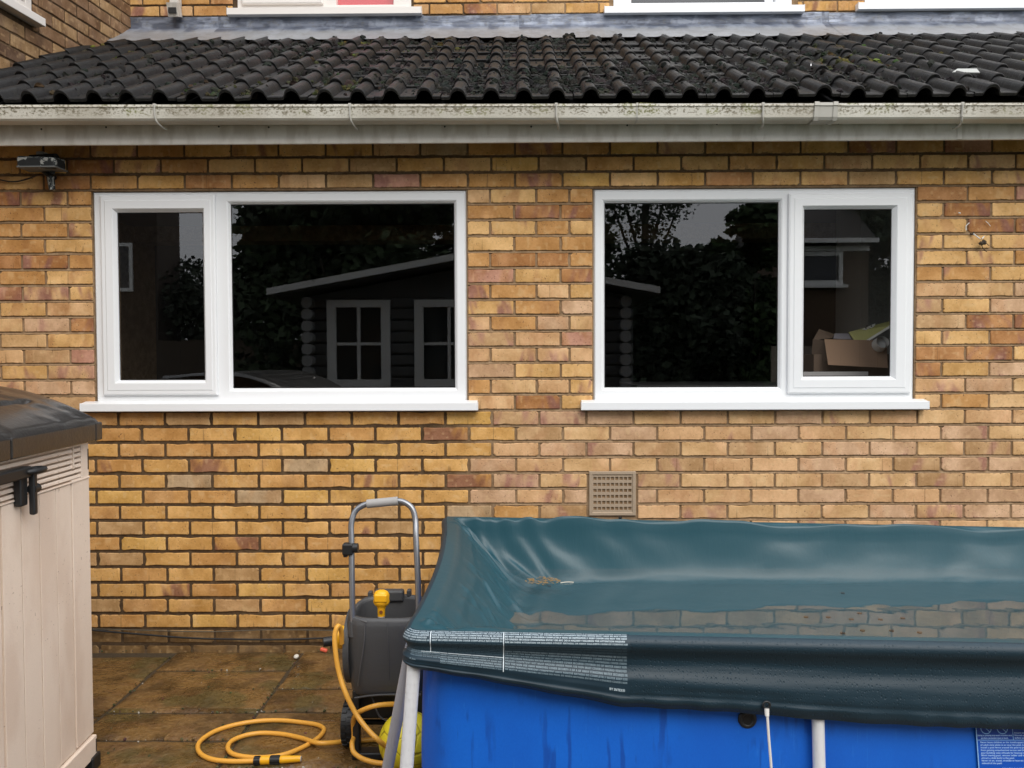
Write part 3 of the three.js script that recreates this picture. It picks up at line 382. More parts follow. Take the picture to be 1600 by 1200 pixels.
// ------------------------------------------------------------------ fittings on the wall
{ const p = at(70, 255, 3.86), k = thing('security_light', 'weathered black floodlight with peeling grey paint under the eaves at left', 'light', [p.x, 0, 0]); const peel = std({ map: mottle, roughness: .7 });
  const lamp = new RoundedBoxGeometry(.178, .052, .10, 2, .012); lamp.rotateZ(-.035); lamp.rotateX(.12); lamp.translate(-.006, 2.318, ZW + .10); const lp = part('lamp_head', boxUV(lamp, 6), peel, k);
  const hood = new THREE.CylinderGeometry(.028, .034, .12, 12, 1, false, 0, Math.PI); hood.rotateZ(Math.PI / 2); hood.rotateX(-.5); hood.translate(.0, 2.33, ZW + .09); part('reflector_housing', boxUV(hood, 5), M.dark, k);
  part('glass_rim', box(-.09, .09, 2.288, 2.294, ZW + .05, ZW + .155), std({ color: lin(.12, .13, .13), roughness: .4 }), lp);
  part('bracket', [box(-.04, -.01, 2.34, 2.378, ZW, ZW + .08), box(-.036, -.014, 2.352, 2.372, ZW + .075, ZW + .09)], std({ color: lin(.38, .38, .36), roughness: .7 }), k);
  part('clip', rod(V(-.025, 2.348, ZW + .07), V(.02, 2.352, ZW + .085), .012), M.black, k);
  part('arm', [rod(V(-.03, 2.30, ZW + .05), V(.008, 2.268, ZW + .055), .014), rod(V(-.01, 2.285, ZW + .02), V(.03, 2.285, ZW + .07), .010), rod(V(.008, 2.268, ZW + .02), V(.008, 2.268, ZW + .06), .012)], M.black, k);
  const sen = new THREE.CylinderGeometry(.018, .014, .062, 14); sen.rotateZ(.12); sen.translate(.010, 2.235, ZW + .05); part('sensor', boxUV(sen, 9), peel, k);
  part('cable', tube([at(-40, 268, 3.93), at(0, 281, 3.93), at(22, 284, 3.93), at(45, 279, 3.925), at(62, 272, 3.90)].map((q) => q.sub(V(p.x, 0, 0))), .0035, 24, 6), M.black, k); }
{ const k = thing('wire_remnant', 'frayed dead fixing with white threads on the bricks right of the windows', 'fixing', [0, 0, 0]), d = 3.935, wh = std({ color: lin(.75, .74, .70), roughness: .8 }), br = std({ color: lin(.06, .045, .03), roughness: .9 });
  const q = (x, y, dd = d) => at(1400 + x * .1333, 320 + y * .1333, dd); const r = rng(3), blob = []; for (let i = 0; i < 14; i++) { const c = q(960 + r() * 90, 420 + r() * 50, 3.93 - r() * .02), g = new THREE.IcosahedronGeometry(.004 + r() * .006, 0); g.translate(c.x, c.y, c.z); blob.push(g); }
  part('frayed_core', [...blob, tube([q(1000, 470, 3.92), q(1020, 510, 3.915), q(1060, 550, 3.925)], .002, 8, 5), tube([q(985, 430, 3.92), q(1040, 440, 3.91), q(1090, 480, 3.93)], .0016, 8, 5)], br, k);
  part('thread', [tube([q(900, 335), q(940, 365, 3.925), q(985, 400, 3.92)], .0028, 10, 5), tube([q(1005, 400, 3.92), q(1030, 372, 3.93)], .003, 4, 5), tube([q(822, 300), q(820, 250), q(858, 212)], .0025, 8, 5), tube([q(1048, 190), q(1078, 215), q(1105, 250)], .0014, 8, 5), tube([q(730, 92), q(755, 100)], .003, 4, 5)], wh, k); part('peg', tube([q(870, 340), q(895, 345), q(910, 320)], .004, 6, 5), br, k); }
{ const p = at(968, 812, 3.92); const k = thing('wall_hook', 'small dark hook on the wall just below the air brick', 'hook', [p.x, 0, 0]); part('stem', [rod(V(0, p.y - .05, ZW - .01), V(0, p.y - .02, ZW + .03), .006), rod(V(0, p.y - .03, ZW + .02), V(.003, p.y + .014, ZW + .03), .005, 10, .009)], M.black, k); part('base_plate', rbox(-.012, .012, p.y - .03, p.y - .002, ZW - .002, ZW + .012, .003), M.black, k); }
{ const pts = [[100, 980], [150, 985], [220, 991], [300, 997], [380, 999], [450, 999], [520, 997], [600, 1000], [700, 1003]].map(([x, y]) => at(x, y, 3.925)); tag(part('wall_cable', tube(pts, .0045, 60, 6), M.black, scene), 'thin black cable running along the foot of the brick wall', 'cable');
  const pts2 = [[120, 982], [200, 984], [330, 987], [420, 984], [520, 985]].map(([x, y]) => at(x, y, 3.931)); tag(part('wall_wire', tube(pts2, .0026, 40, 5), std({ color: lin(.10, .085, .06), roughness: .8 }), scene), 'thin brown wire just above the black cable at the wall foot', 'wire'); }
{ const p = ground(463, 1025, .01), g = new THREE.IcosahedronGeometry(.012, 1); g.scale(1, .8, 1.6); g.translate(p.x, .008, p.z); tag(part('pebble', g, std({ color: lin(.7, .68, .62), roughness: .7 }), scene), 'small white pebble in the paving joint beside the brick wall', 'pebble');
  const p2 = ground(506, 1016, .01), g2 = new RoundedBoxGeometry(.035, .016, .02, 2, .006); g2.rotateZ(-.3); g2.translate(p2.x, .012, p2.z); tag(part('litter_scrap', g2, std({ color: lin(.75, .13, .07), roughness: .5 }), scene), 'small orange red plastic scrap on the paving left of the hose cart', 'litter'); }
{ const d = 4.05, c = at(1506, 118, d), k = new THREE.Shape([[-.075, -.02], [.05, -.03], [.062, .03], [-.03, .03]].map(([x, y]) => new THREE.Vector2(x, y))), g = new THREE.ExtrudeGeometry(k, { depth: .004, bevelEnabled: true, bevelSize: .001, bevelThickness: .001, bevelSegments: 1 }); g.rotateX(-Math.PI / 2 + .62); g.translate(c.x, c.y + .012, c.z + .02); tag(part('broken_slate', g, std({ color: lin(.40, .41, .39), roughness: .6 }), scene), 'pale grey broken flake lying on the roof tiles at right', 'flake');
  const f = at(1267, 102, 4.15); tag(part('feather', tube([f.clone().add(V(-.008, -.012, .02)), f, f.clone().add(V(.007, .012, -.02))], .003, 6, 5), std({ color: lin(.7, .7, .7), roughness: .8 }), scene), 'thin white feather stuck between dark roof tiles right of middle', 'feather'); }

// things seen through the right-hand window, on a desk
{ const desk = thing('desk', 'dark desk below the right window inside the room', 'desk'); part('front_edge', box(1.36, 1.765, 1.29, 1.331, -4.225, -4.205), std({ color: lin(.34, .34, .34), roughness: .6 }), desk); part('desktop', box(.6, 1.94, 1.235, 1.262, -5.0, -4.24), M.dark, desk); for (const [x, z] of [[.64, -4.28], [1.9, -4.28], [.64, -4.95], [1.9, -4.95]]) part('leg', box(x - .025, x + .025, 0, 1.235, z - .025, z + .025), M.dark, desk);
  const card = std({ color: lin(.24, .155, .10), roughness: .9, bumpMap: grainBump, bumpScale: .001 }), card2 = std({ color: lin(.12, .085, .06), roughness: .9 }), pt = (x, y, d) => at(x, y, d), quadB = (pts, t) => { const g = new THREE.BufferGeometry(), f = pts, b = pts.map((p) => p.clone().add(V(.0, 0, -t))), tri = []; const Q = (a, b2, c, d) => tri.push(a, b2, c, a, c, d); Q(f[0], f[1], f[2], f[3]); Q(b[3], b[2], b[1], b[0]); for (let i = 0; i < 4; i++) { const j = (i + 1) % 4; Q(f[j], f[i], b[i], b[j]); } g.setFromPoints(tri); g.computeVertexNormals(); return g; };
  const bx = thing('cardboard_box', 'open brown cardboard box inside the right window', 'box'); part('front_flap', quadB([pt(1294, 570, 4.22), pt(1387, 575, 4.22), pt(1385, 532, 4.27), pt(1288, 530, 4.27)], .005), card, bx); part('side', quadB([pt(1268, 562, 4.34), pt(1293, 566, 4.28), pt(1290, 532, 4.28), pt(1270, 530, 4.34)], .005), card2, bx); part('body', box(1.52, 1.93, 1.262, 1.42, -4.62, -4.29), card2, bx); part('flap', quadB([pt(1270, 532, 4.36), pt(1300, 528, 4.36), pt(1304, 522, 4.42), pt(1280, 514, 4.42)], .004), card2, bx);
  tag(part('paper_folder', quadB([pt(1340, 539, 4.30), pt(1390, 509, 4.24), pt(1390, 502, 4.36), pt(1326, 519, 4.40)], .006), std({ color: lin(.46, .45, .17), roughness: .7 }), scene), 'pale yellow folder lying across the cardboard box', 'folder');
  tag(part('paper_sheet', quadB([pt(1342, 542, 4.285), pt(1391, 512, 4.235), pt(1391, 508, 4.24), pt(1340, 540, 4.29)], .003), std({ color: lin(.6, .6, .55), roughness: .8 }), scene), 'narrow white sheet edge under the yellow folder', 'paper');
  const dice = thing('spotted_card', 'small white card with black dots on the yellow folder', 'card'); part('card', quadB([pt(1346, 515, 4.33), pt(1362, 516.5, 4.33), pt(1368, 506, 4.35), pt(1367, 505.5, 4.35)], .002), std({ color: lin(.62, .62, .58), roughness: .8 }), dice); for (const [x, y] of [[1353, 512.6], [1359.5, 513.6], [1361.5, 509.5], [1354.5, 509.6]]) { const c = pt(x, y, 4.325), g = new THREE.CylinderGeometry(.0038, .0038, .002, 10); g.rotateX(1.3); g.translate(c.x, c.y, c.z); part('dot', g, M.black, dice); }
  const lidc = pt(1376, 537, 4.23), cup = thing('plastic_cup', 'white round cup end beside the yellow folder', 'cup', [lidc.x, lidc.y, lidc.z], 0); const cg = new THREE.CylinderGeometry(.032, .036, .05, 24, 1, true); cg.rotateX(Math.PI / 2 - .35); part('side', cg, std({ color: lin(.5, .5, .48), roughness: .5, side: THREE.DoubleSide }), cup); const cb = new THREE.CircleGeometry(.031, 24); cb.rotateX(-.35); part('base', cb, std({ color: lin(.42, .43, .42), roughness: .6 }), cup, [0, 0, -.01]);
  tag(part('grey_board', box(1.45, 1.80, 1.262, 1.47, -4.80, -4.78), std({ color: lin(.10, .085, .07), roughness: .9 }), scene), 'dull brown board standing at the back of the desk', 'board');
  tag(part('leaflet', quadB([pt(1302, 529, 4.36), pt(1330, 530, 4.36), pt(1326, 521, 4.42), pt(1304, 521, 4.42)], .002), std({ color: lin(.28, .27, .30), roughness: .8 }), scene), 'grey leaflet between the box flap and yellow folder', 'paper');
}

// ------------------------------------------------------------------ plastic storage shed, left
{ const th = 4.4 * Math.PI / 180, W = 1.11, DP = .74; // local x: from far end (0) to near end, local z outward face is +z ... group turned so that +z faces the viewer's right
  const s = thing('storage_shed', 'beige plastic garden storage shed with black ribbed lid at the left', 'shed', [-1.474, 0, -2.797], 0);
  s.rotation.y = Math.PI / 2 - 0 + Math.PI * 0; // local -x = towards viewer, local +z = right
  s.rotation.y = Math.PI / 2 + th;
  // local (lx, y, lz): lx = -t, lz = outward
  const T = (t0, t1) => [-t1, -t0];
  const bxT = (t0, t1, y0, y1, z0, z1, r = .004) => rbox(...T(t0, t1), y0, y1, z0, z1, r, 1), uvs = (g) => boxUV(g, 1);
  part('body', [bxT(.0, W, .035, 1.13, -DP, -.02, .006)], M.shed, s);
  part('corner_post', [bxT(.0, .125, .12, 1.01, -.03, .0, .003)], M.shed, s, [0, 0, 0]); part('corner_post', [bxT(W - .125, W, .12, 1.01, -.03, .0, .003)], M.shed, s);
  part('head_rail', [bxT(.0, W, 1.0, 1.006, -.03, .003, .002), bxT(0, .055, 1.006, 1.13, -.03, .0, .003), bxT(W - .055, W, 1.006, 1.13, -.03, 0, .003)], M.shed, s);
  const slot = part('corner_slot', bxT(.003, .010, 1.03, 1.10, -.01, .0012, .0005), M.black, s);
  for (const [a, b] of [[.057, .548], [.562, W - .057]]) { part('louvre_back', bxT(a, b, 1.006, 1.13, -.03, -.016, .001), std({ map: shedMap, color: lin(.55, .5, .45), roughness: .7 }), s);
    for (let i = 0; i < 7; i++) { const y = 1.012 + i * .0175, g = bxT(a, b, -.006, .0055, -.02, .0, .002); g.rotateX(-.28); g.translate(0, y + .006, -.001); part('louvre', g, M.shed, s); } part('louvre_tie', bxT(a + .055, a + .062, 1.045, 1.13, -.02, .003, .002), M.shed, s); }
  for (const [a, b] of [[.130, .546], [.552, .968]]) { const d = subgroup('door', s), n = 4, w = (b - a) / n; for (let i = 0; i < n; i++) part('plank', bxT(a + w * i + .0022, a + w * (i + 1) - .0022, .118, .998, -.026, -.0012 + .0006 * (i % 2), .0022), M.shed, d); part('panel', bxT(a, b, .118, .997, -.04, -.020, .001), M.shed, d); }
  part('skirt', [bxT(0, W, .04, .113, -.03, .010, .004)], M.shed, s); part('foot', [bxT(-.012, .05, .0, .05, -.06, .018, .006)], M.black, s); part('foot', [bxT(W - .05, W + .01, .0, .05, -.06, .018, .006)], M.black, s); part('skirt_slot', bxT(.006, .011, .055, .10, .004, .0112, .0005), M.black, s);
  // lid: a curved sheet falling to the front, with a deep front lip
  const prof = (z) => 1.199 + .125 * (1 - Math.pow(1 - clamp((.035 - z) / .42), 2)) - .02 * sstep(.5, .82, .035 - z), edge = (t) => 1.187 - .0 * t;
  const L0 = -.03, L1 = W + .03, lid = grid(60, 200, (u, v) => { const t = lerp(L0, L1, u), z = lerp(.035, -DP - .03, v); let y = prof(z) - .02 * sstep(.25, 0, Math.min(t - L0, L1 - t)) * 0 - .028 * (t - .0) / W * 0; const m = Math.min(t - L0, L1 - t); y -= .018 * Math.pow(1 - clamp(m / .05), 2); y -= .012 * Math.pow(1 - clamp((.035 - z) / .02), 2) - .0; y -= .0;
      for (const zc of [-.115, -.21, -.33, -.45, -.57]) if (m > .19) y -= .014 * Math.exp(-Math.pow((z - zc) / .011, 4)) * sstep(.19, .205, m); if (Math.abs(t - .556) < .006) y -= .006; y -= .0022 * Math.sin(t * 46 + fbm(t * 6, z * 9, 4, 3) * 9) * sstep(.02, .15, m) * (1 - sstep(.25, .4, m)); return { p: [-t, y, z], uv: [t, z] }; });
  lid.index.array.reverse(); lid.computeVertexNormals();
  const lidm = part('lid', lid, M.lid, s);
  const lip = (a, b, name) => part(name, [bxT(a, b, 1.128, 1.190, .012, .036, .006)], M.lid, lidm); lip(L0, .022, 'lip_corner'); lip(.0245, .554, 'lip'); lip(.558, W - .02, 'lip'); lip(W - .018, L1, 'lip_corner');
  part('lip_side', [bxT(L0 - .002, L0 + .016, 1.13, 1.185, -DP - .02, .012, .004), bxT(L1 - .016, L1 + .002, 1.13, 1.185, -DP - .02, .012, .004), bxT(L0, L1, 1.13, 1.2, -DP - .03, -DP - .01, .004)], M.lid, lidm);
  { const endg = grid(1, 40, (u, v) => { const z = lerp(.03, -DP - .03, v); return { p: [-(L0 + .004), u ? prof(z) - .019 : 1.14, z], uv: [u, z] }; }); const e2 = endg.clone(); e2.translate(-(L1 - L0 - .008), 0, 0); part('lid_end', [endg, e2], M.lid, lidm); }
  // latch in the middle
  const hs = subgroup('latch', s); part('bar', [bxT(.44, .70, 1.065, 1.098, .0, .034, .006)], M.black, hs); { const ends = new THREE.TorusGeometry(.018, .009, 8, 18); ends.rotateX(Math.PI / 2); ends.scale(1.9, 1, 1); ends.translate(-.425, 1.083, .032); part('loop', ends, M.black, hs); }
  part('hasp', [bxT(.445, .485, .985, 1.075, .0, .022, .006), bxT(.425, .447, .955, 1.078, .022, .040, .006)], M.black, hs); { const k = new THREE.CylinderGeometry(.014, .014, .03, 14); k.rotateZ(Math.PI / 2); k.translate(-.428, 1.03, .03); part('pin', k, M.black, hs); }
}

// ------------------------------------------------------------------ hose cart, hose, nozzles, ball
{ const c = thing('hose_cart', 'grey plastic hose cart with tubular steel handle beside the blue pool', 'hose cart', [-.468, 0, -2.93]);
  const lv = [[.225, .118, .085], [.238, .130, .100], [.28, .142, .112], [.36, .148, .122], [.44, .150, .128], [.482, .147, .128], [.501, .141, .123], [.509, .132, .115], [.507, .122, .104], [.496, .117, .099], [.30, .090, .075], [.29, .0, .0]];
  const se = (a, n) => Math.sign(a) * Math.pow(Math.abs(a), n);
  const pos = []; const body = grid(64, (lv.length - 1) * 3, (u, v) => { const f = v * (lv.length - 1), i = Math.min(lv.length - 2, Math.floor(f)), t = f - i, a = u * Math.PI * 2, A = lv[i], B = lv[i + 1]; const y = lerp(A[0], B[0], t), hw = lerp(A[1], B[1], t), hd = lerp(A[2], B[2], t), top = sstep(.43, .5, y), arch = .012 * (1 - Math.pow(Math.sin(a), 2)) * 0; const back = Math.sin(a) < 0 ? .018 * top * -Math.sin(a) : 0, low = y < .26 ? .012 * Math.pow(Math.abs(Math.cos(a)), 2) * -1 : 0; return { p: [hw * se(Math.cos(a), .62), y + back + low, hd * se(Math.sin(a), .62)], uv: [u * .9, y] }; });
  body.index.array.reverse(); body.computeVertexNormals(); const bd = part('body', body, M.cartGrey, c);
  part('seam', [tube([V(.01, .495, .127), V(.012, .42, .1295), V(.012, .30, .117)], .0012, 12, 5), tube([V(-.068, .492, .124), V(-.072, .42, .1275), V(-.088, .33, .119), V(-.098, .27, .106)], .0026, 20, 6), tube([V(.09, .492, .119), V(.092, .42, .122), V(.104, .33, .111), V(.11, .27, .1)], .0026, 20, 6), tube([V(-.115, .503, .09), V(-.09, .502, .109), V(-.06, .497, .121)], .004, 12, 6)], std({ color: lin(.09, .09, .092), roughness: .5 }), bd);
  part('rear_bridge', [rbox(-.075, .035, .505, .548, -.125, -.085, .01), rbox(-.10, -.085, .51, .538, -.13, -.1, .003), rbox(.045, .06, .51, .545, -.13, -.1, .003), rbox(-.1, .06, .515, .525, -.13, -.1, .003)], M.cartGrey, c);
  { const h = new THREE.CylinderGeometry(.105, .105, .02, 36); h.rotateZ(Math.PI / 2); h.scale(1, 1.24, 1.1); h.translate(-.140, .375, -.005); part('side_cheek', h, M.cartGrey, c); }
  part('handle', tube([V(-.116, .48, .09), V(-.121, .58, .075), V(-.130, .76, .035), V(-.132, .825, .02), V(-.118, .864, .008), V(-.078, .886, .0), V(0, .894, -.002), V(.045, .893, -.002), V(.080, .872, .005), V(.094, .83, .015), V(.098, .78, .035), V(.110, .60, .075), V(.112, .50, .09)], .0105, 120, 12), M.steel, c);
  part('grip', rod(V(-.080, .8855, .001), V(.030, .8955, -.002), .0155, 16), M.grip, c);
  part('handle_socket', [rod(V(-.115, .44, .092), V(-.116, .490, .088), .019, 14, .016), rod(V(.112, .44, .092), V(.112, .490, .088), .019, 14, .016)], M.cartGrey, c);
  part('clamp_knob', [rbox(-.158, -.120, .715, .755, .028, .066, .006), rod(V(-.127, .739, .05), V(-.104, .739, .05), .016, 14), rbox(-.155, -.140, .707, .717, .035, .06, .003)], M.black, c);
  const hub = new THREE.CylinderGeometry(.040, .040, .02, 28); hub.rotateZ(Math.PI / 2); hub.translate(-.160, .425, .06); part('reel_hub', hub, M.yellow, c);
  part('crank', [rod(V(-.165, .418, .06), V(-.215, .416, .08), .011, 14), rod(V(-.182, .417, .07), V(-.222, .416, .085), .017, 16)], M.black, c);
  for (const sx of [-1, 1]) { const tyre = new THREE.CylinderGeometry(.076, .076, .040, 40); tyre.rotateZ(Math.PI / 2); const lugs = []; for (let i = 0; i < 18; i++) for (const k of [-1, 1]) { const g = new THREE.BoxGeometry(.0165, .008, .011); g.translate(k * .0105, .077, 0); g.rotateX((i + (k > 0 ? .5 : 0)) / 18 * Math.PI * 2); lugs.push(g); } const w = part('wheel', [tyre, ...lugs], M.black, c, [sx * .155, .081, -.035]); const r = new THREE.CylinderGeometry(.045, .045, .044, 24); r.rotateZ(Math.PI / 2); part('rim', r, M.cartGrey, w); }
  part('axle', [rod(V(-.15, .081, -.035), V(.15, .081, -.035), .010), rbox(-.13, .13, .12, .235, -.09, .03, .01), rbox(-.125, -.10, .02, .24, .04, .075, .006), rbox(.10, .125, .02, .24, .04, .075, .006), rbox(-.125, .125, .0, .025, .035, .09, .006)], M.black, c);
  part('stand', [tube([V(-.11, .225, .10), V(-.05, .236, .105), V(.05, .24, .105), V(.12, .238, .1)], .004, 14, 6), tube([V(-.06, .22, .06), V(-.02, .15, .09), V(.06, .14, .09), V(.1, .15, .08)], .003, 14, 6)], M.cartGrey, c);
  part('warning_tag', [box(.05, .062, .205, .222, .09, .093)], M.hose, c);
}
{ const p = at(596, 945, 2.86), n = thing('spray_gun', 'yellow hose spray gun standing in the hose cart well', 'spray gun', [p.x, p.y, p.z]); n.rotation.z = -.02;
  const head = new THREE.LatheGeometry([[0, .052], [.012, .052], [.022, .047], [.028, .036], [.027, .022], [.029, .012], [.026, .003], [.018, -.004], [.014, -.012], [.0125, -.04], [.011, -.042], [0, -.042]].map(([a, b]) => new THREE.Vector2(a, b)), 28); head.scale(1, 1, .8); const hd = part('head', head, M.yellow, n); { const k = new RoundedBoxGeometry(.046, .030, .016, 3, .007); k.translate(0, .028, .017); part('grip_pad', k, M.yellow, n); }
  { const b = new THREE.CylinderGeometry(.006, .006, .004, 14); b.rotateX(Math.PI / 2); b.translate(.001, -.022, .0125); part('hole', b, std({ color: lin(.2, .06, .01), roughness: .7 }), hd); } part('lance', rod(V(0, -.04, 0), V(.004, -.14, .0), .0125, 16), M.grip, n); }
{ const hs = thing('garden_hose', 'orange yellow garden hose coiled on the wet paving and hose cart', 'hose'), R = .0085, G = (a) => a.map(([x, y, l]) => { const p = ground(x, y, R + (l || 0)); return p; });
  const path = G([[606, 1153], [590, 1155], [545, 1158], [500, 1161, .016], [470, 1153, .004], [440, 1147], [405, 1145.5], [380, 1150], [362, 1158], [356, 1168], [362, 1177], [380, 1182], [410, 1183.5, .001], [440, 1180], [468, 1170], [490, 1158, .002], [503, 1147], [506, 1139], [497, 1133], [470, 1128.5], [435, 1125.5], [400, 1127], [365, 1133], [335, 1143], [314, 1157], [309, 1168], [315, 1179], [332, 1186.5], [360, 1189.5], [397, 1189]]);
  part('coil', tube(path, R, 320, 12), M.hose, hs);
  const d1 = [at(534, 1005, 2.82), at(533, 985, 2.80), at(528, 978, 2.78), at(523.5, 990, 2.77), at(524, 1015, 2.76), at(530, 1052, 2.75), at(541, 1085, 2.73), at(556, 1115, 2.72), at(573, 1138, 2.70), at(592, 1157, 2.68), ground(625, 1180, .02)];
  part('feed_length', tube(d1, R, 100, 12), M.hose, hs);
  const d2 = [at(640, 1100, 2.87), at(615, 1100, 2.83), at(590, 1102, 2.80), at(570, 1108, 2.80), at(556, 1117, 2.83), at(552, 1130, 2.86), at(553, 1150, 2.87), at(550, 1163, 2.80), at(552, 1174, 2.78), at(562, 1183, 2.76), at(580, 1190, 2.74), at(605, 1193, 2.73), at(640, 1190, 2.73)];
  part('loose_loop', tube(d2, R, 100, 12), M.hose, hs);
  const a = ground(397, 1188.5, .012), b = ground(471, 1185.5, .013), dir = b.clone().sub(a).normalize(), L = b.distanceTo(a), seg = (t0, t1, r, m, name, r2) => part(name, rod(a.clone().addScaledVector(dir, t0 * L), a.clone().addScaledVector(dir, t1 * L), r, 20, r2), m, hs);
  const conn = seg(0, .13, .0135, M.black, 'connector_collar'), lug = []; for (let i = 0; i < 12; i++) { for (const [t0, t1] of [[.01, .12], [.35, .54]]) { const g = new THREE.BoxGeometry(.0035, .0025, (t1 - t0) * L); g.translate(0, .0142, 0); g.rotateZ(i / 12 * 6.283); g.applyQuaternion(new THREE.Quaternion().setFromUnitVectors(V(0, 0, 1), dir)); const mid = a.clone().addScaledVector(dir, (t0 + t1) / 2 * L); g.translate(mid.x, mid.y, mid.z); lug.push(g); } }
  part('connector_ribs', lug, M.black, hs); seg(.15, .335, .0145, M.yellow, 'connector'); seg(.345, .55, .0142, M.black, 'connector_collar'); seg(.55, .60, .0125, M.yellow, 'nozzle_base', .0135); seg(.60, .985, .0135, M.yellow, 'nozzle', .0105); seg(.985, 1.0, .0105, std({ color: lin(.5, .5, .48), roughness: .5 }), 'nozzle_tip', .008); seg(.13, .155, .011, M.hose, 'connector_neck'); }
{ const p = ground(637, 1180), r = .098, g = new THREE.IcosahedronGeometry(r, 36), ps = g.attributes.position, ph = (1 + Math.sqrt(5)) / 2, seeds = []; for (const s of [-1, 1]) for (const t of [-1, 1]) { seeds.push(V(0, s, t * ph), V(s, t * ph, 0), V(t * ph, 0, s), V(0, s / ph, t * ph), V(s / ph, t * ph, 0), V(t * ph, 0, s / ph)); for (const u of [-1, 1]) seeds.push(V(s, t, u)); } seeds.forEach((q) => q.normalize());
  const col = new Float32Array(ps.count * 3), v = V(), top = new Float32Array(ps.count); for (let i = 0; i < ps.count; i++) { v.fromBufferAttribute(ps, i).normalize(); let a = 9, b = 9; for (const q of seeds) { const d = v.distanceTo(q); if (d < a) { b = a; a = d; } else if (d < b) b = d; } const k = sstep(.045, .01, b - a); const s = r * (1 - .022 * k); ps.setXYZ(i, v.x * s, v.y * s, v.z * s); const c = mix3([.80, .66, .03], [.20, .15, .01], k * .85); col.set(c, i * 3); } g.setAttribute('color', new THREE.BufferAttribute(col, 3)); const gm = mergeVertices(g.deleteAttribute('uv').deleteAttribute('normal'), 1e-5); gm.computeVertexNormals(); gm.rotateX(.5); gm.rotateY(.7);
  tag(part('football', gm, std({ vertexColors: true, roughness: .45 }), scene, [at(637, 1153, 2.78).x, r, -2.78]), 'yellow football with panel seams behind the pool frame legs', 'ball'); }

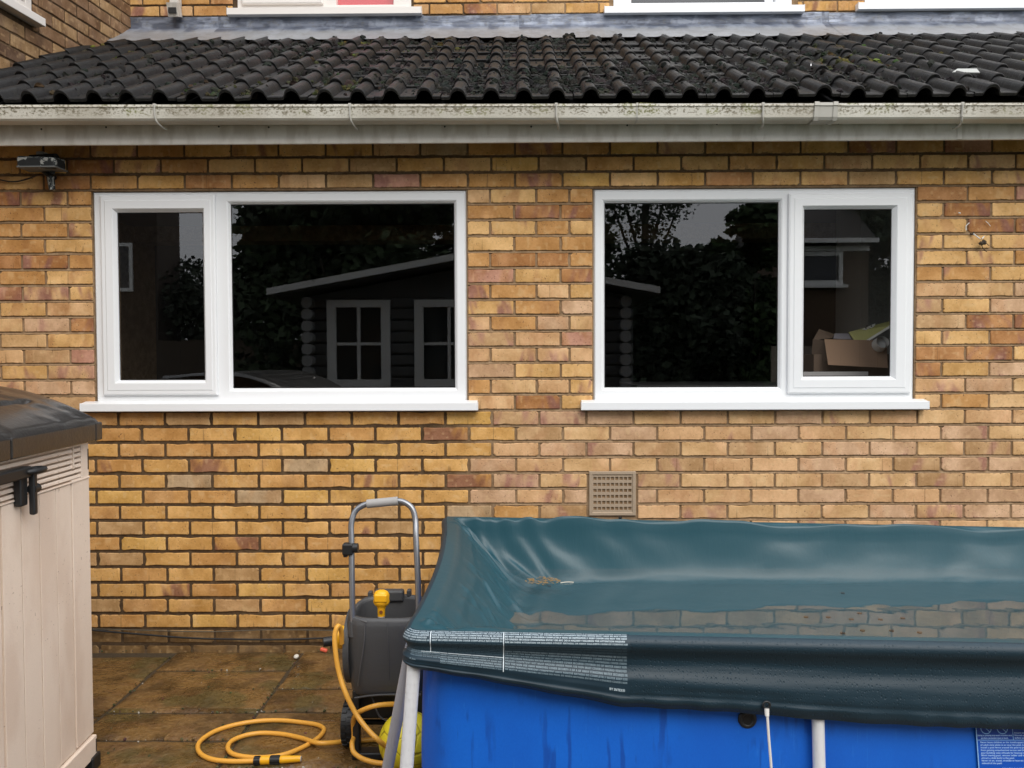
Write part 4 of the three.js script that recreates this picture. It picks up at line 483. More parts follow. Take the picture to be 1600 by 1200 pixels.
// ------------------------------------------------------------------ frame pool
const RX0 = -.267, RXB = -.300, RX1 = 2.62, ZFR = -1.955, ZBK = -3.355;
const rimY = (x, z) => .752 - .0205 * (x + .27) + .006 * sstep(-2, -3.3, z);
const bow = (t) => .030 * Math.sin(Math.PI * t) * sstep(0, .12, t) * sstep(1, .88, t);
const leftX = (z) => lerp(RX0, RXB, clamp((z - ZFR) / (ZBK - ZFR))) + bow(clamp((z - ZFR) / (ZBK - ZFR)));
{ const pool = thing('frame_pool', 'blue rectangular frame pool with white tubular legs in front of the house', 'pool'); const tr = .013;
  const o = []; const cr = .09, LX0 = -.250, LX1 = 2.58, LZF = -2.0, LZB = -3.32, cs = [[LX0 + cr, LZF - cr, 1, Math.PI], [LX1 - cr, LZF - cr, 1, Math.PI / 2], [LX1 - cr, LZB + cr, 1, 0], [LX0 + cr, LZB + cr, 1, -Math.PI / 2]];
  // outline, anticlockwise seen from above starting at the left front
  const pts = []; const arc = (cx, cz, a0) => { for (let i = 0; i <= 10; i++) { const a = a0 + Math.PI / 2 * i / 10; pts.push([cx + cr * Math.cos(a), cz + cr * Math.sin(a)]); } };
  arc(LX0 + cr, LZB + cr, Math.PI); for (let i = 1; i < 50; i++) pts.push([lerp(LX0 + cr, LX1 - cr, i / 50), LZB]); arc(LX1 - cr, LZB + cr, -Math.PI / 2); for (let i = 1; i < 30; i++) pts.push([LX1, lerp(LZB + cr, LZF - cr, i / 30)]); arc(LX1 - cr, LZF - cr, 0); for (let i = 1; i < 50; i++) pts.push([lerp(LX1 - cr, LX0 + cr, i / 50), LZF]); arc(LX0 + cr, LZF - cr, Math.PI / 2); for (let i = 1; i < 30; i++) pts.push([LX0, lerp(LZF - cr, LZB + cr, i / 30)]);
  const cx = (LX0 + LX1) / 2, cz = (LZF + LZB) / 2, N = pts.length; const acc = [0]; for (let i = 0; i < N; i++) { const a = pts[i], b = pts[(i + 1) % N]; acc.push(acc[i] + Math.hypot(a[0] - b[0], a[1] - b[1])); }
  const bulge = (v) => Math.sin(clamp(v) * Math.PI) * .022;
  const liner = grid(N, 24, (u, v, i) => { const p = pts[i % N], ex = sstep(0, .5, Math.min(1, (1 - Math.abs((p[0] - cx) / (LX1 - cx))) * 3)), ez = sstep(0, .5, Math.min(1, (1 - Math.abs((p[1] - cz) / (LZF - cz))) * 3)), nx = Math.sign(p[0] - cx) * (1 - ex), nz = Math.sign(p[1] - cz) * (1 - ez), L = Math.hypot(nx, nz) || 1, b = bulge(1 - v) * (.25 + .75 * sstep(0, .5, Math.abs(nz) > Math.abs(nx) ? Math.min(p[0] - LX0, LX1 - p[0]) : Math.min(p[1] - LZB, LZF - p[1]))), wr = (fbm(acc[i] * 5, v * 3, 71, 3) - .5) * .006; return { p: [p[0] + nx / L * (b + wr), v * .645 * (1 - .0285 * (p[0] + .27)), p[1] + nz / L * (b + wr)], uv: [acc[i] / 2, v * .7] }; });
  part('liner', liner, M.liner, pool);
  const y = (x, z) => rimY(x, z) - .036, r4 = [[RX0 + .016, ZFR - .034], [RX1 - .016, ZFR - .034], [RX1 - .016, ZBK + .006], [RXB + .010, ZBK + .006]].map(([x, z]) => V(x, y(x, z), z)); for (let i = 0; i < 3; i++) part('top_rail', rod(r4[i], r4[i + 1], tr), M.whiteTube, pool); part('top_rail', tube([r4[3], r4[3].clone().lerp(r4[0], .25).add(V(.028, -.004, 0)), r4[3].clone().lerp(r4[0], .5).add(V(.036, -.006, 0)), r4[3].clone().lerp(r4[0], .75).add(V(.028, -.004, 0)), r4[0]], tr, 40, 14), M.whiteTube, pool);
  part('leg', [rod(V(-.308, 0, -1.95), V(-.258, .675, -1.970), .0165, 18)], M.whiteTube, pool); part('leg', [rod(V(-.428, .0, -2.3), V(-.268, .70, -2.0), .0155, 18)], M.greyTube, pool);
  for (const x of [.713, 1.66, 2.55]) part('leg', [rod(V(x + .004, 0, -1.93), V(x, .645, -1.976), .0148, 18)], M.whiteTube, pool); for (const x of [.7, 1.66, 2.55]) part('leg', [rod(V(x, 0, -3.40), V(x, .715, -3.36), .0148, 12)], M.whiteTube, pool); part('leg', [rod(V(-.44, 0, -3.05), V(-.29, .70, -3.25), .0155, 12)], M.whiteTube, pool);
  const plug = at(1168, 1124, 1.985), pr = new THREE.TorusGeometry(.017, .006, 10, 24); part('inlet', [pr.translate(plug.x, plug.y, LZF + .013), new THREE.CircleGeometry(.017, 20).translate(plug.x, plug.y, LZF + .0155)], M.black, pool);
  // printed safety panel on the liner
  const cv = document.createElement('canvas'); cv.width = 1024; cv.height = 768; const g = cv.getContext('2d'); g.fillStyle = '#0a3a92'; g.fillRect(0, 0, 1024, 262); g.fillStyle = '#0a50b8'; g.fillRect(0, 262, 1024, 506); g.strokeStyle = '#8fbdea'; g.lineWidth = 7; g.beginPath(); g.moveTo(4, 0); g.lineTo(4, 768); g.stroke(); g.lineWidth = 4; g.beginPath(); g.moveTo(0, 262); g.lineTo(1024, 262); g.moveTo(268, 100); g.lineTo(268, 262); g.stroke();
  g.lineWidth = 5; for (const x of [76, 194]) { g.beginPath(); g.arc(x, 180, 37, 0, 7); g.stroke(); g.beginPath(); g.moveTo(x - 26, 156); g.lineTo(x + 26, 205); g.stroke(); } g.fillStyle = '#b9d2f2'; g.font = 'bold 15px sans-serif'; g.fillText('Diving or jumping may result in broken neck,', 10, 234, 254); g.fillText('paralysis, permanent injury or death.', 34, 253, 200); g.fillText('Ensure water is', 278, 216); g.fillText('filtered or clean', 278, 234); g.fillText('before using.', 278, 252);
  g.font = 'bold 16px sans-serif'; ['Never leave children or the handicapped unattended or out', 'of adult view while in or near the pool. Lock ladder between', 'Install a pool fence around the pool to prevent small children', 'from gaining unauthorized access and drowning. Check with', 'your building code officials for fencing requirements.', 'When leaving pool, remove ladder and toys that may', 'attract a child back to the pool.', 'Never sit on, stand, straddle or lean on the toprail or the', 'siderail of the pool.'].forEach((t, i) => g.fillText(t, 26, 284 + i * 18.6)); g.font = 'bold 20px sans-serif'; g.fillText('FOLLOW ALL SAFETY RULES', 170, 474);
  const ct = new THREE.CanvasTexture(cv); ct.colorSpace = THREE.SRGBColorSpace; const a = at(1521, 1118, 1.985), b = at(1521, 1200, 1.985), hgt = .36, wid = .36;
  const pp = grid(10, 10, (u, v) => { const yy = lerp(a.y - .135 - .09, a.y + .03, v), xx = a.x + (1 - v) * .012 + u * .34, vv = clamp(yy / (.645 * (1 - .0285 * (xx + .27)))); return { p: [xx, yy, LZF + bulge(1 - vv) + .007], uv: [u, v] }; }); part('safety_panel', pp, std({ map: ct, roughness: .4 }), pool);
}
// ------------------------------------------------------------------ cover sheet sagging under rain water
const WATER = .56;
const creases = [[.09, .02, .37, .18, .017, .015], [.14, .014, .43, .155, .016, .014], [.20, .012, .50, .14, .013, .013], [.05, .035, .32, .21, .014, .014], [.27, .01, .60, .10, .014, .015], [.38, .012, .82, .065, .014, .016], [.55, .012, .98, .055, .010, .014], [.95, .012, 1.45, .06, .012, .018], [1.2, .07, 1.7, .018, .010, .016], [1.75, .012, 2.3, .07, .012, .018], [1.95, .10, 2.4, .04, .012, .02], [.03, .06, .27, .26, .010, .012], [.02, .10, .24, .33, .008, .012], [.085, .03, .105, .6, .004, .007], [.105, .6, .09, 1.3, .004, .007]];
{ const r = rng(19); for (let i = 0; i < 16; i++) { const a = .06 + r() * .14, b = .16 + i * .062 + r() * .05, l = .07 + r() * .09; creases.push([a, b, a + l, b + l * (.7 + r() * .5), .005 + r() * .004, .008 + r() * .006]); } creases.push([.02, 1.33, .20, 1.345, .022, .016], [.05, 1.28, .30, 1.33, .016, .016], [.03, 1.24, .16, 1.26, .010, .012]); }
function creaseY(a, b) { let y = 0; for (const [x0, y0, x1, y1, A, w] of creases) { const dx = x1 - x0, dy = y1 - y0, L2 = dx * dx + dy * dy, t = ((a - x0) * dx + (b - y0) * dy) / L2; if (t < -.1 || t > 1.1) continue; const L = Math.sqrt(L2), d = ((a - x0) * dy - (b - y0) * dx) / L + .006 * Math.sin(t * 7 + x0 * 40), k = sstep(-.05, .22, t) * sstep(1.08, .6, t); if (Math.abs(d) > w * 4) continue; y += A * k * (Math.exp(-(d / w) * (d / w)) - .75 * Math.exp(-Math.pow((d - 1.9 * w) / w, 2))); } return y; }
function coverY(x, z) { // height of the sheet inside the rim
  const r = rimY(x, z), a = x - leftX(z), b = z - ZBK, c = ZFR - z, e = RX1 - x, drop = r - (.512 - .02 * sstep(0, .5, Math.min(a, e)));
  const g = (t) => { t = clamp(t); return t * t * (3 - 2 * t) * .55 + .45 * (1 - Math.pow(1 - t, 2)) * sstep(0, .12, t); };
  const bw = .152 + .075 * (fbm(x * 2.3, 2, 21, 3) - .5), fl = g((a - .028) / .31), fb = ((t) => (1 - Math.pow(1 - clamp(t), 3)) * sstep(0, .09, t))((b - .020) / (bw - .01)), fc = g((c - .025) / .2), fe = g((e - .028) / .31);
  const sm = (p, q) => { const k = .16, h = clamp(.5 + .5 * (q - p) / k); return lerp(q, p, h) - k * h * (1 - h); };
  let f = Math.max(0, sm(sm(fl, fb), sm(fc, fe))), y = r - drop * f; const edge = sstep(0, .05, Math.min(a, b, c, e)) * (1 - sstep(.90, 1, f));
  y += creaseY(a, b) * sstep(0, .02, Math.min(a, b, c, e)) * (1 - sstep(.93, 1, f));
  const rr = Math.hypot(a, b), ph = Math.atan2(b, a); // folds fanning from the far left corner
  y += .006 * (1 - 1.8 * Math.abs(Math.sin(ph * 19 + fbm(a * 5, b * 5, 51, 2) * 2.2))) * Math.exp(-Math.pow((ph - .52) / .30, 2)) * sstep(.02, .1, rr) * (1 - sstep(.34, .60, rr)) * edge;
  const r2 = Math.hypot(a, c), p2 = Math.atan2(c, a); y += .022 * Math.sin(p2 * 14 + .8) * Math.exp(-Math.pow((p2 - .28) / .28, 2)) * sstep(.03, .09, r2) * (1 - sstep(.18, .34, r2)) * edge;
  y += .0075 * Math.sin((a * .55 + b) * 46 + fbm(a * 7, b * 7, 61, 3) * 9) * sstep(.04, .14, a) * (1 - sstep(.28, .36, a)) * edge * sstep(.2, .5, b);
  y += (.020 * (fbm(x * 2.6, z * 22, 81, 3) - .5) + .022 * (fbm(x * 1.7 + z * 9, z * 12, 83, 2) - .5)) * edge * (1 - sstep(.07, .15, b)) + .004 * (fbm(x * 10, z * 10, 85, 3) - .5) * edge;
  return y;
}
{ const cover = thing('pool_cover', 'dark teal pool cover sagging under rain water on the blue pool', 'cover');
  const NX = 340, NZ = 190, wx = (u) => { const k = u; return lerp(0, 1, k < .4 ? k / .4 * .26 : .26 + (k - .4) / .6 * .74); };
  const sheet = grid(NX, NZ, (u, v) => { const z = lerp(ZBK, ZFR, v < .35 ? v / .35 * .2 : .2 + (v - .35) / .65 * .8), x = lerp(leftX(z), RX1, wx(u)); return { p: [x, coverY(x, z), z], uv: [x * 1.2, z * 1.2] }; }); sheet.index.array.reverse();
  // skirt: round the rim and down to the hem
  const loop = [], cr = .03; const cor = (cx, cz, a0) => { for (let i = 0; i <= 8; i++) { const a = a0 + Math.PI / 2 * i / 8; loop.push({ x: cx + cr * Math.cos(a), z: cz + cr * Math.sin(a), nx: Math.cos(a), nz: Math.sin(a) }); } };
  const seg = (x0, z0, x1, z1, nx, nz, n) => { for (let i = 1; i < n; i++) loop.push({ x: lerp(x0, x1, i / n), z: lerp(z0, z1, i / n), nx, nz }); };
  cor(RXB + cr, ZBK + cr, Math.PI); seg(RXB + cr, ZBK, RX1 - cr, ZBK, 0, -1, 120); cor(RX1 - cr, ZBK + cr, -Math.PI / 2); seg(RX1, ZBK + cr, RX1, ZFR - cr, 1, 0, 30); cor(RX1 - cr, ZFR - cr, 0); seg(RX1 - cr, ZFR, RX0 + cr, ZFR, 0, 1, 240); cor(RX0 + cr, ZFR - cr, Math.PI / 2); { const k0 = loop.length; seg(RX0, ZFR - cr, RXB, ZBK + cr, -1, 0, 60); for (let i = k0; i < loop.length; i++) loop[i].x += bow(clamp((loop[i].z - ZFR) / (ZBK - ZFR))); } loop.push(loop[0]);
  const hem = (p) => p.nz > .5 ? lerp(.088, .168, clamp((p.x + .26) / .5)) + .036 * sstep(.1, 1.2, p.x) : p.nx < -.5 ? lerp(.088, .115, (ZFR - p.z) / 1.4) : .14;
  const skirtAt = (p, s, v) => { const R = .020, H = hem(p), y0 = rimY(p.x, p.z); let o, y; const va = .22; if (v < va) { const a = v / va * Math.PI / 2; o = R * Math.sin(a); y = y0 - R * (1 - Math.cos(a)); } else { const t = (v - va) / (1 - va); y = y0 - R - (H - R) * t; o = R - .015 * sstep(0, .25, t) * (1 - sstep(.3, .62, t)) * (.7 + .6 * fbm(s * 1.1, 3, 41, 2)) + .001 * sstep(.4, .7, t) + .012 * (fbm(s * 1.4, t * 5, 43, 3) - .5) * sstep(0, .3, t) - .010 * sstep(.75, 1, t) + .006 * sstep(.80, .835, t) * (1 - sstep(.93, 1, t)); o += .004 * Math.sin(s * 55 + 6 * fbm(s * 3, t, 45, 2)) * sstep(.6, 1, t) * .6; y += .005 * (fbm(s * 5, 7, 47, 2) - .5) * t; } return [p.x + p.nx * (o - .0) , y, p.z + p.nz * (o - .0)]; };
  const ss = [0]; for (let i = 0; i + 1 < loop.length; i++) ss.push(ss[i] + Math.hypot(loop[i + 1].x - loop[i].x, loop[i + 1].z - loop[i].z)); const NL = loop.length - 1;
  const skirt = grid(NL, 44, (u, v, i) => ({ p: skirtAt(loop[i], ss[i], v), uv: [ss[i] * 3, v * .5] })); skirt.index.array.reverse(); skirt.computeVertexNormals(); sheet.computeVertexNormals();
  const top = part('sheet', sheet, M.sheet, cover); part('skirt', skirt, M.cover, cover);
  // small white print along the front of the skirt
  const idx = loop.map((p, i) => i).filter((i) => loop[i].nz > .3 && loop[i].x < .262), i0 = idx[0], i1 = idx[idx.length - 1], n = i1 - i0;
  const cv = document.createElement('canvas'); cv.width = 2048; cv.height = 512; const g = cv.getContext('2d'); g.fillStyle = '#162c38'; g.fillRect(0, 0, 2048, 512); const words = 'DO NOT USE THE POOL WHEN COVERED REMOVE COVER COMPLETELY BEFORE ENTRY OF BATHERS KEEP CHILDREN AWAY FROM COVER NON SECURED OR IMPROPERLY SECURED COVERS ARE A HAZARD PERSONS COMPETENT ATTENTION UNDER WATER DROWNING STANDING WATER MUST BE REMOVED'.split(' '), r = rng(12);
  g.fillStyle = '#c3d0d6'; const block = (x0, x1, y0, y1, h, a) => { g.globalAlpha = a; g.font = 'bold ' + h + 'px sans-serif'; for (let y = y0; y < y1; y += h * 1.13) { let x = x0; while (x < x1 - 20) { const w = words[Math.floor(r() * words.length)] + ' ', m = g.measureText(w).width; g.fillText(w, x, y, Math.max(10, x1 - x)); x += m; } } g.globalAlpha = 1; };
  block(700, 1180 + 1 - 1, 60, 60, 18, 1); block(4, 330, 28, 120, 20, .95); block(4, 330, 124, 330, 20, .28); block(348, 960, 24, 120, 20, .95); block(348, 960, 124, 290, 20, .28); block(976, 2030, 24, 130, 22, .98); block(976, 2030, 132, 236, 22, .22); block(976, 2030, 238, 430, 22, .62); block(420, 950, 330, 440, 20, .6); block(110, 420, 300, 380, 20, .45); g.lineWidth = 7; g.strokeStyle = '#dfe9ee'; g.beginPath(); g.moveTo(338, 10); g.lineTo(334, 300); g.moveTo(967, 6); g.lineTo(962, 440); g.stroke(); g.lineWidth = 4; g.beginPath(); g.moveTo(250, 300); g.lineTo(960, 305); g.stroke(); g.font = 'bold 26px sans-serif'; g.fillText('BY INTEX\u00ae', 1870, 470); g.font = 'bold 30px sans-serif'; g.globalAlpha = .6; g.fillText('0.2m', 130, 420);
  g.globalAlpha = 1; g.fillStyle = '#162c38'; for (let i = 0; i < 900; i++) { g.globalAlpha = .5 * r(); g.fillRect(r() * 2048, r() * 512, 4 + r() * 26, 2 + r() * 4); }
  const ct = new THREE.CanvasTexture(cv); ct.colorSpace = THREE.SRGBColorSpace;
  const pr = grid(n, 40, (u, v) => { const i = i1 - Math.round(u * n), p = loop[i], q = skirtAt(p, ss[i], v * .86 + .0), e = .0016, tilt = v < .22 ? Math.cos(v / .22 * 1.57) : 0; return { p: [q[0] + p.nx * e * (1 - tilt), q[1] + e * tilt, q[2] + p.nz * e * (1 - tilt)], uv: [u, 1 - v] }; }); pr.index.array.reverse(); pr.computeVertexNormals(); { const nn = pr.attributes.normal; if (nn.getZ(Math.floor(nn.count * .6)) < 0) { pr.index.array.reverse(); pr.computeVertexNormals(); } }
  part('printed_warning', pr, phys({ map: ct, roughness: .5, specularIntensity: .8 }), cover);
  // drain holes in the sheet, under the water
  for (const [x, y] of [[697, 523], [837, 506], [800, 532], [930, 534], [1030, 527], [762, 594], [850, 582], [980, 582], [1105, 591], [950, 615], [762, 417], [598, 522]]) { const p = ground(1050 + x / 2.857, 780 + y / 2.857, .515), h = new THREE.CylinderGeometry(.0078, .0078, .004, 14); part('drain_hole', h, M.black, cover, [p.x, coverY(p.x, p.z) + .002, p.z]); }
  { const p = ground(858, 917, .515); part('drain_hole', new THREE.CylinderGeometry(.0078, .0078, .004, 14), M.black, cover, [p.x, coverY(p.x, p.z) + .002, p.z]); }
  const e0 = at(1198, 1106, 1.925), cord = std({ color: lin(.68, .66, .62), roughness: .8 }); part('cord', [tube([at(1198, 1108, 1.925), at(1199, 1120, 1.92), at(1201, 1150, 1.915), at(1205, 1200, 1.91), at(1208, 1260, 1.91)], .0032, 30, 7), rod(at(1198, 1107, 1.925), at(1198.5, 1119, 1.92), .0058, 10, .005)], cord, cover); { const t = new THREE.TorusGeometry(.008, .003, 8, 16); t.translate(e0.x, e0.y + .006, e0.z - .002); part('eyelet', t, M.black, cover); }
}
{ const w = grid(120, 80, (u, v) => { const x = lerp(-.16, 2.5, u), z = lerp(-3.31, -2.05, v); return { p: [x, WATER, z], uv: [x, z] }; }); w.index.array.reverse(); w.computeVertexNormals(); const ripple = tex(512, 512, (x, y) => .5 + .5 * (fbm(x / 64, y / 64, 7, 3, 8, 8) - .5), false); M.water.bumpMap = ripple; M.water.bumpScale = .0011; struct(part('rain_water', w, M.water, scene));
  const r = rng(6), l = [], c = ground(848, 908, WATER); for (let i = 0; i < 70; i++) { const g = new THREE.PlaneGeometry(.006 + r() * .016, .003 + r() * .006); g.rotateX(-Math.PI / 2 + (r() - .5) * .5); g.rotateY(r() * 6.28); const a = r() * 6.28, k = Math.sqrt(r()); g.translate(c.x + Math.cos(a) * k * .065, WATER + .0012 + r() * .003, c.z + Math.sin(a) * k * .05); l.push(g); } const lm = part('leaf_litter', l, std({ color: lin(.24, .15, .06), roughness: .9, side: THREE.DoubleSide }), scene); lm.userData = { kind: 'stuff', label: 'brown leaf litter floating in the left corner of the rain water', category: 'leaf litter' };
  const f = ground(886, 911, WATER); tag(part('twig', tube([V(f.x - .025, WATER + .002, f.z + .004), V(f.x, WATER + .004, f.z), V(f.x + .025, WATER + .002, f.z - .003)], .0016, 8, 5), std({ color: lin(.6, .55, .45), roughness: .8 }), scene), 'pale thin twig floating beside the leaf litter on the cover', 'twig'); }

// ------------------------------------------------------------------ what the panes mirror: the garden behind the viewer
{ const zc = 1.25, s = thing('log_cabin', 'dark timber garden cabin with white windows mirrored in the window panes', 'cabin'), dk = std({ color: lin(.075, .08, .08), roughness: .8 }), pale = std({ color: lin(.62, .64, .64), roughness: .7 }), mid = std({ color: lin(.26, .27, .27), roughness: .8 });
  for (let i = 0; i < 16; i++) { const y = .05 + i * .128; part('log', rbox(-2.44, 1.26, y, y + .124, zc, zc + .09, .03), dk, s); }
  const gable = new THREE.Shape([[-2.44, 2.09], [1.26, 2.09], [-.6, 2.42]].map(([x, y]) => new THREE.Vector2(x, y))); part('gable', new THREE.ExtrudeGeometry(gable, { depth: .08, bevelEnabled: false }).translate(0, 0, zc), dk, s);
  for (const x of [-2.34, 1.16]) for (let i = 0; i < 16; i++) { const g = new THREE.CylinderGeometry(.062, .062, .14, 14); g.rotateX(Math.PI / 2); g.translate(x, .11 + i * .128, zc - .07); part('log_end', g, mid, s); }
  const slope = (x0, y0, x1, y1) => { const sh = new THREE.Shape([[x0, y0], [x1, y1], [x1, y1 + .09], [x0, y0 + .09]].map(([x, y]) => new THREE.Vector2(x, y))); return new THREE.ExtrudeGeometry(sh, { depth: 3.0, bevelEnabled: false }).translate(0, 0, zc - .3); };
  part('roof', [slope(-2.72, 2.08, -.6, 2.46), slope(-.6, 2.46, 1.50, 2.08)], dk, s); const bb = (x0, y0, x1, y1) => { const sh = new THREE.Shape([[x0, y0], [x1, y1], [x1, y1 + .07], [x0, y0 + .07]].map(([x, y]) => new THREE.Vector2(x, y))); return new THREE.ExtrudeGeometry(sh, { depth: .03, bevelEnabled: false }).translate(0, 0, zc - .335); }; part('bargeboard', [bb(-2.72, 2.10, -.6, 2.48), bb(-.6, 2.48, 1.5, 2.10)], pale, s);
  for (const [a, b] of [[-2.14, -1.44], [-1.17, -.40], [.05, .82]]) { const w = subgroup('window', s), y0 = 1.10, y1 = 2.06; part('frame', rings([[a, y0, b, y1, zc], [a, y0, b, y1, zc - .05], [a + .1, y0 + .08, b - .1, y1 - .08, zc - .05], [a + .1, y0 + .08, b - .1, y1 - .08, zc - .005]]), pale, w); const m = (a + b) / 2; part('glazing_bar', [box(m - .018, m + .018, y0 + .08, y1 - .08, zc - .04, zc - .01), box(a + .1, b - .1, 1.56, 1.592, zc - .038, zc - .012)], pale, w); part('pane', new THREE.PlaneGeometry(b - a - .2, y1 - y0 - .16).rotateY(Math.PI), std({ color: lin(.02, .025, .025), roughness: .1 }), w, [m, (y0 + y1) / 2, zc - .008]); }
  part('back', [box(-2.44, 1.26, 0, 2.1, zc + 2.4, zc + 2.5), box(-2.44, -2.36, 0, 2.1, zc + .09, zc + 2.4), box(1.18, 1.26, 0, 2.1, zc + .09, zc + 2.4)], dk, s);
}
function farHouse(label, x0, x1, z, eave, ridge, win) { const h = thing('far_house', label, 'house'), wl = std({ color: lin(.05, .036, .028), roughness: .9, bumpMap: grainBump, bumpScale: .01 }), rf = std({ color: lin(.05, .045, .045), roughness: .8 }), wh = std({ color: lin(.7, .7, .7), roughness: .5 });
  const sh = new THREE.Shape([[x0, 0], [x1, 0], [x1, eave], [(x0 + x1) / 2, ridge], [x0, eave]].map(([x, y]) => new THREE.Vector2(x, y))); part('wall', new THREE.ExtrudeGeometry(sh, { depth: 1.6, bevelEnabled: false }).translate(0, 0, z), wl, h); const sl = (a, ya, b, yb) => { const q = new THREE.Shape([[a, ya], [b, yb], [b, yb + .15], [a, ya + .15]].map(([x, y]) => new THREE.Vector2(x, y))); return new THREE.ExtrudeGeometry(q, { depth: 1.9, bevelEnabled: false }).translate(0, 0, z - .25); }; const xm = (x0 + x1) / 2; part('roof', [sl(x0 - .3, eave - .15, xm, ridge), sl(xm, ridge, x1 + .3, eave - .15)], rf, h); part('bargeboard', [box(x0, x1, eave - .1, eave + .1, z - .12, z - .02)], wh, h);
  for (const [a, b, c, d] of win) { const w = subgroup('window', h); part('frame', rings([[a, c, b, d, z], [a, c, b, d, z - .06], [a + .1, c + .1, b - .1, d - .1, z - .06], [a + .1, c + .1, b - .1, d - .1, z - .01]]), wh, w); part('pane', new THREE.PlaneGeometry(b - a - .2, d - c - .2).rotateY(Math.PI), std({ color: lin(.03, .035, .04), roughness: .1 }), w, [(a + b) / 2, (c + d) / 2, z - .015]); } }
farHouse('far brick gable house behind the garden, mirrored in the left casement', -18, -10.5, 16, 7.2, 10.2, [[-12.0, -11.2, 3.4, 4.8]]);
{ const h = thing('far_house', 'far low house with white gutter and window, mirrored in the right casement', 'house'), x0 = 6.5, x1 = 8.55, z = 12.5, wl = std({ color: lin(.10, .065, .04), roughness: .9 }), wh = std({ color: lin(.8, .8, .8), roughness: .5 }); part('wall', box(x0, x1, 0, 4.2, z, z + 5), wl, h); const sh = new THREE.Shape([[z - .3, 4.25], [z + 2.6, 6.2], [z + 5.2, 4.25]].map(([x, y]) => new THREE.Vector2(-x, y))); const rg = new THREE.ExtrudeGeometry(sh, { depth: x1 - x0 + .2, bevelEnabled: false }); rg.rotateY(Math.PI / 2); rg.translate(x0 - .1, 0, 0); part('roof', rg, std({ color: lin(.04, .037, .036), roughness: .8 }), h); part('gutter', [box(x0 - .1, x1 + .1, 4.18, 4.29, z - .38, z - .27), box(x0, x1, 4.02, 4.14, z - .05, z - .02)], wh, h);
  const w = subgroup('window', h); part('frame', rings([[6.7, 3.2, 7.9, 4.0, z - .01], [6.7, 3.2, 7.9, 4.0, z - .08], [6.8, 3.3, 7.8, 3.9, z - .08], [6.8, 3.3, 7.8, 3.9, z - .02]]), wh, w); part('sill', box(6.6, 8.0, 3.12, 3.2, z - .15, z), wh, w); part('pane', new THREE.PlaneGeometry(1.0, .6).rotateY(Math.PI), std({ color: lin(.03, .035, .04), roughness: .1 }), w, [7.3, 3.6, z - .025]); }
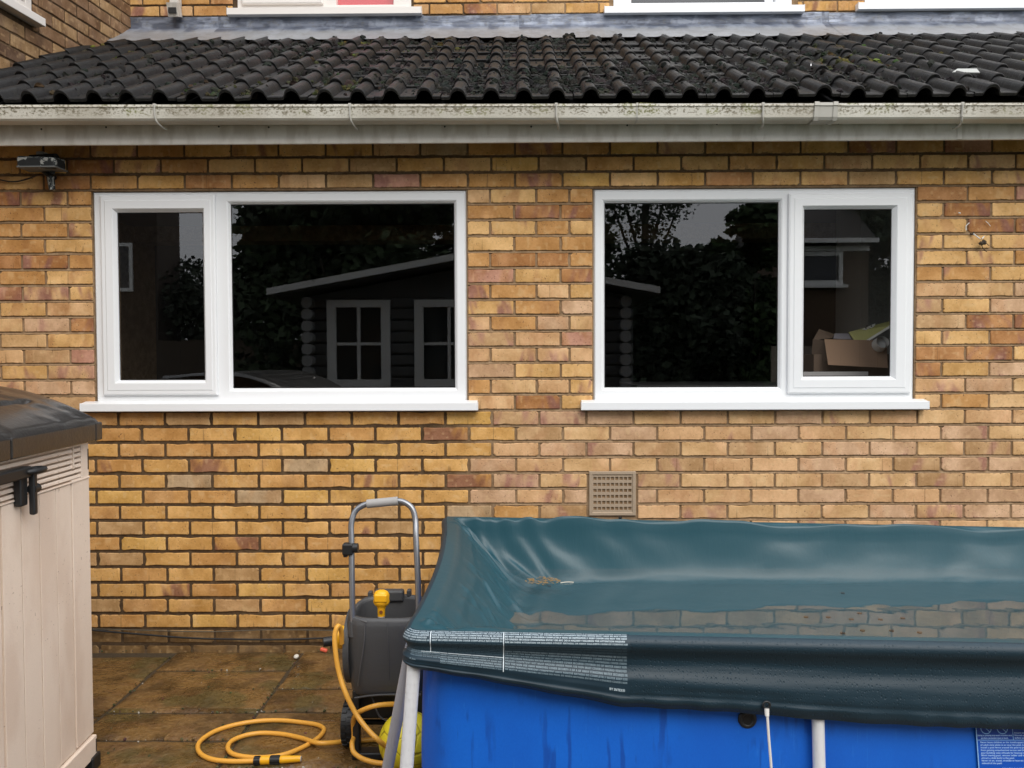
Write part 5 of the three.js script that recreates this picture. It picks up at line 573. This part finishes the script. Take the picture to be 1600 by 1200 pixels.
function tree(name, label, x, z, h, rad, trunkH, n, seed, tone, ls = .11) { const t = thing(name, label, 'tree', [x, 0, z]), r = rng(seed), bark = std({ color: lin(.06, .05, .04), roughness: 1 });
  const limbs = [rod(V(0, -.05, 0), V(.05, trunkH + h * .3, 0), .14, 10, .06)]; for (let i = 0; i < 9; i++) { const a = r() * 6.28, y = trunkH * (.7 + r() * .6); limbs.push(rod(V(.03, y, 0), V(Math.cos(a) * rad * .7, y + h * .18 + r() * h * .25, Math.sin(a) * rad * .7), .05, 6, .015)); } part('trunk', limbs, bark, t);
  const leaf = new THREE.BufferGeometry(); leaf.setAttribute('position', new THREE.Float32BufferAttribute([0, 0, 0, .35, .02, .5, -.35, .02, .5, 0, -.05, 1], 3)); leaf.setIndex([0, 1, 2, 1, 3, 2]); leaf.computeVertexNormals(); const im = new THREE.InstancedMesh(leaf, std({ color: lin(1, 1, 1), roughness: .8, side: THREE.DoubleSide }), n), m = new THREE.Matrix4(), q = new THREE.Quaternion(), e = new THREE.Euler(), clumps = []; for (let i = 0; i < 60; i++) { const a = r() * 6.28, k = Math.pow(r(), .5) * rad * .85, y = trunkH + r() * (h - trunkH); clumps.push([Math.cos(a) * k * (1 - .4 * (y - trunkH) / (h - trunkH)), y, Math.sin(a) * k, rad * (.25 + r() * .25)]); }
  for (let i = 0; i < n; i++) { const c = clumps[Math.floor(r() * clumps.length)], d = V(r() - .5, r() - .5, r() - .5).normalize().multiplyScalar(c[3] * Math.pow(r(), .4)); e.set(r() * 6, r() * 6, r() * 6); q.setFromEuler(e); const s = ls * (1 + r()); m.compose(V(c[0] + d.x, c[1] + d.y * .8, c[2] + d.z), q, V(s, s, s)); im.setMatrixAt(i, m); const b = .5 + r(); im.setColorAt(i, lin(tone[0] * b, tone[1] * b, tone[2] * b)); } im.name = 'crown'; im.userData.kind = 'stuff'; t.add(im); }
tree('garden_tree', 'dense dark tree behind the cabin, mirrored in the wide left pane', -2.9, 7.0, 6.8, 2.2, .5, 60000, 3, [.03, .05, .02]);
tree('garden_tree', 'second dark tree behind the cabin ridge, nearest the middle', .0, 8.5, 7.2, 1.9, .5, 50000, 4, [.028, .045, .02]);
tree('garden_tree', 'green tree filling the right side of the wide right pane mirror', 4.9, 9.6, 6.8, .95, .3, 30000, 5, [.035, .065, .02]);
tree('garden_tree', 'thin leafed tree overhanging the sky mirrored in the right window', 2.9, 11.5, 7.6, 1.35, 4.1, 5200, 6, [.04, .06, .03], .06);
tree('garden_tree', 'narrow dark tree beside the far low house, mirrored at the right casement edge', 9.6, 14.2, 7.4, 1.5, .3, 40000, 12, [.03, .045, .022]);
tree('garden_hedge', 'dark tall hedge far behind the fence, low in the mirrored sky', -10.2, 19, 4.2, 3.0, .3, 14000, 8, [.03, .04, .025]);
tree('garden_hedge', 'rounded far hedge under the mirrored sky of the right window', 3.2, 9.6, 3.3, 1.8, .2, 40000, 9, [.03, .045, .025]);
{ const f = thing('garden_fence', 'dark timber fence along the far end of the garden', 'fence'), wd = std({ color: lin(.07, .05, .035), roughness: .9 }); for (let i = 0; i < 60; i++) part('fence_board', box(-12 + i * .42, -12 + i * .42 + .405, 0, 1.85 + (i % 3) * .01, 11.0, 11.03), wd, f); for (let i = 0; i < 11; i++) part('fence_post', box(-12 + i * 2.5, -11.9 + i * 2.5, 0, 1.95, 11.03, 11.13), wd, f); }

renderer.render(scene, camera);
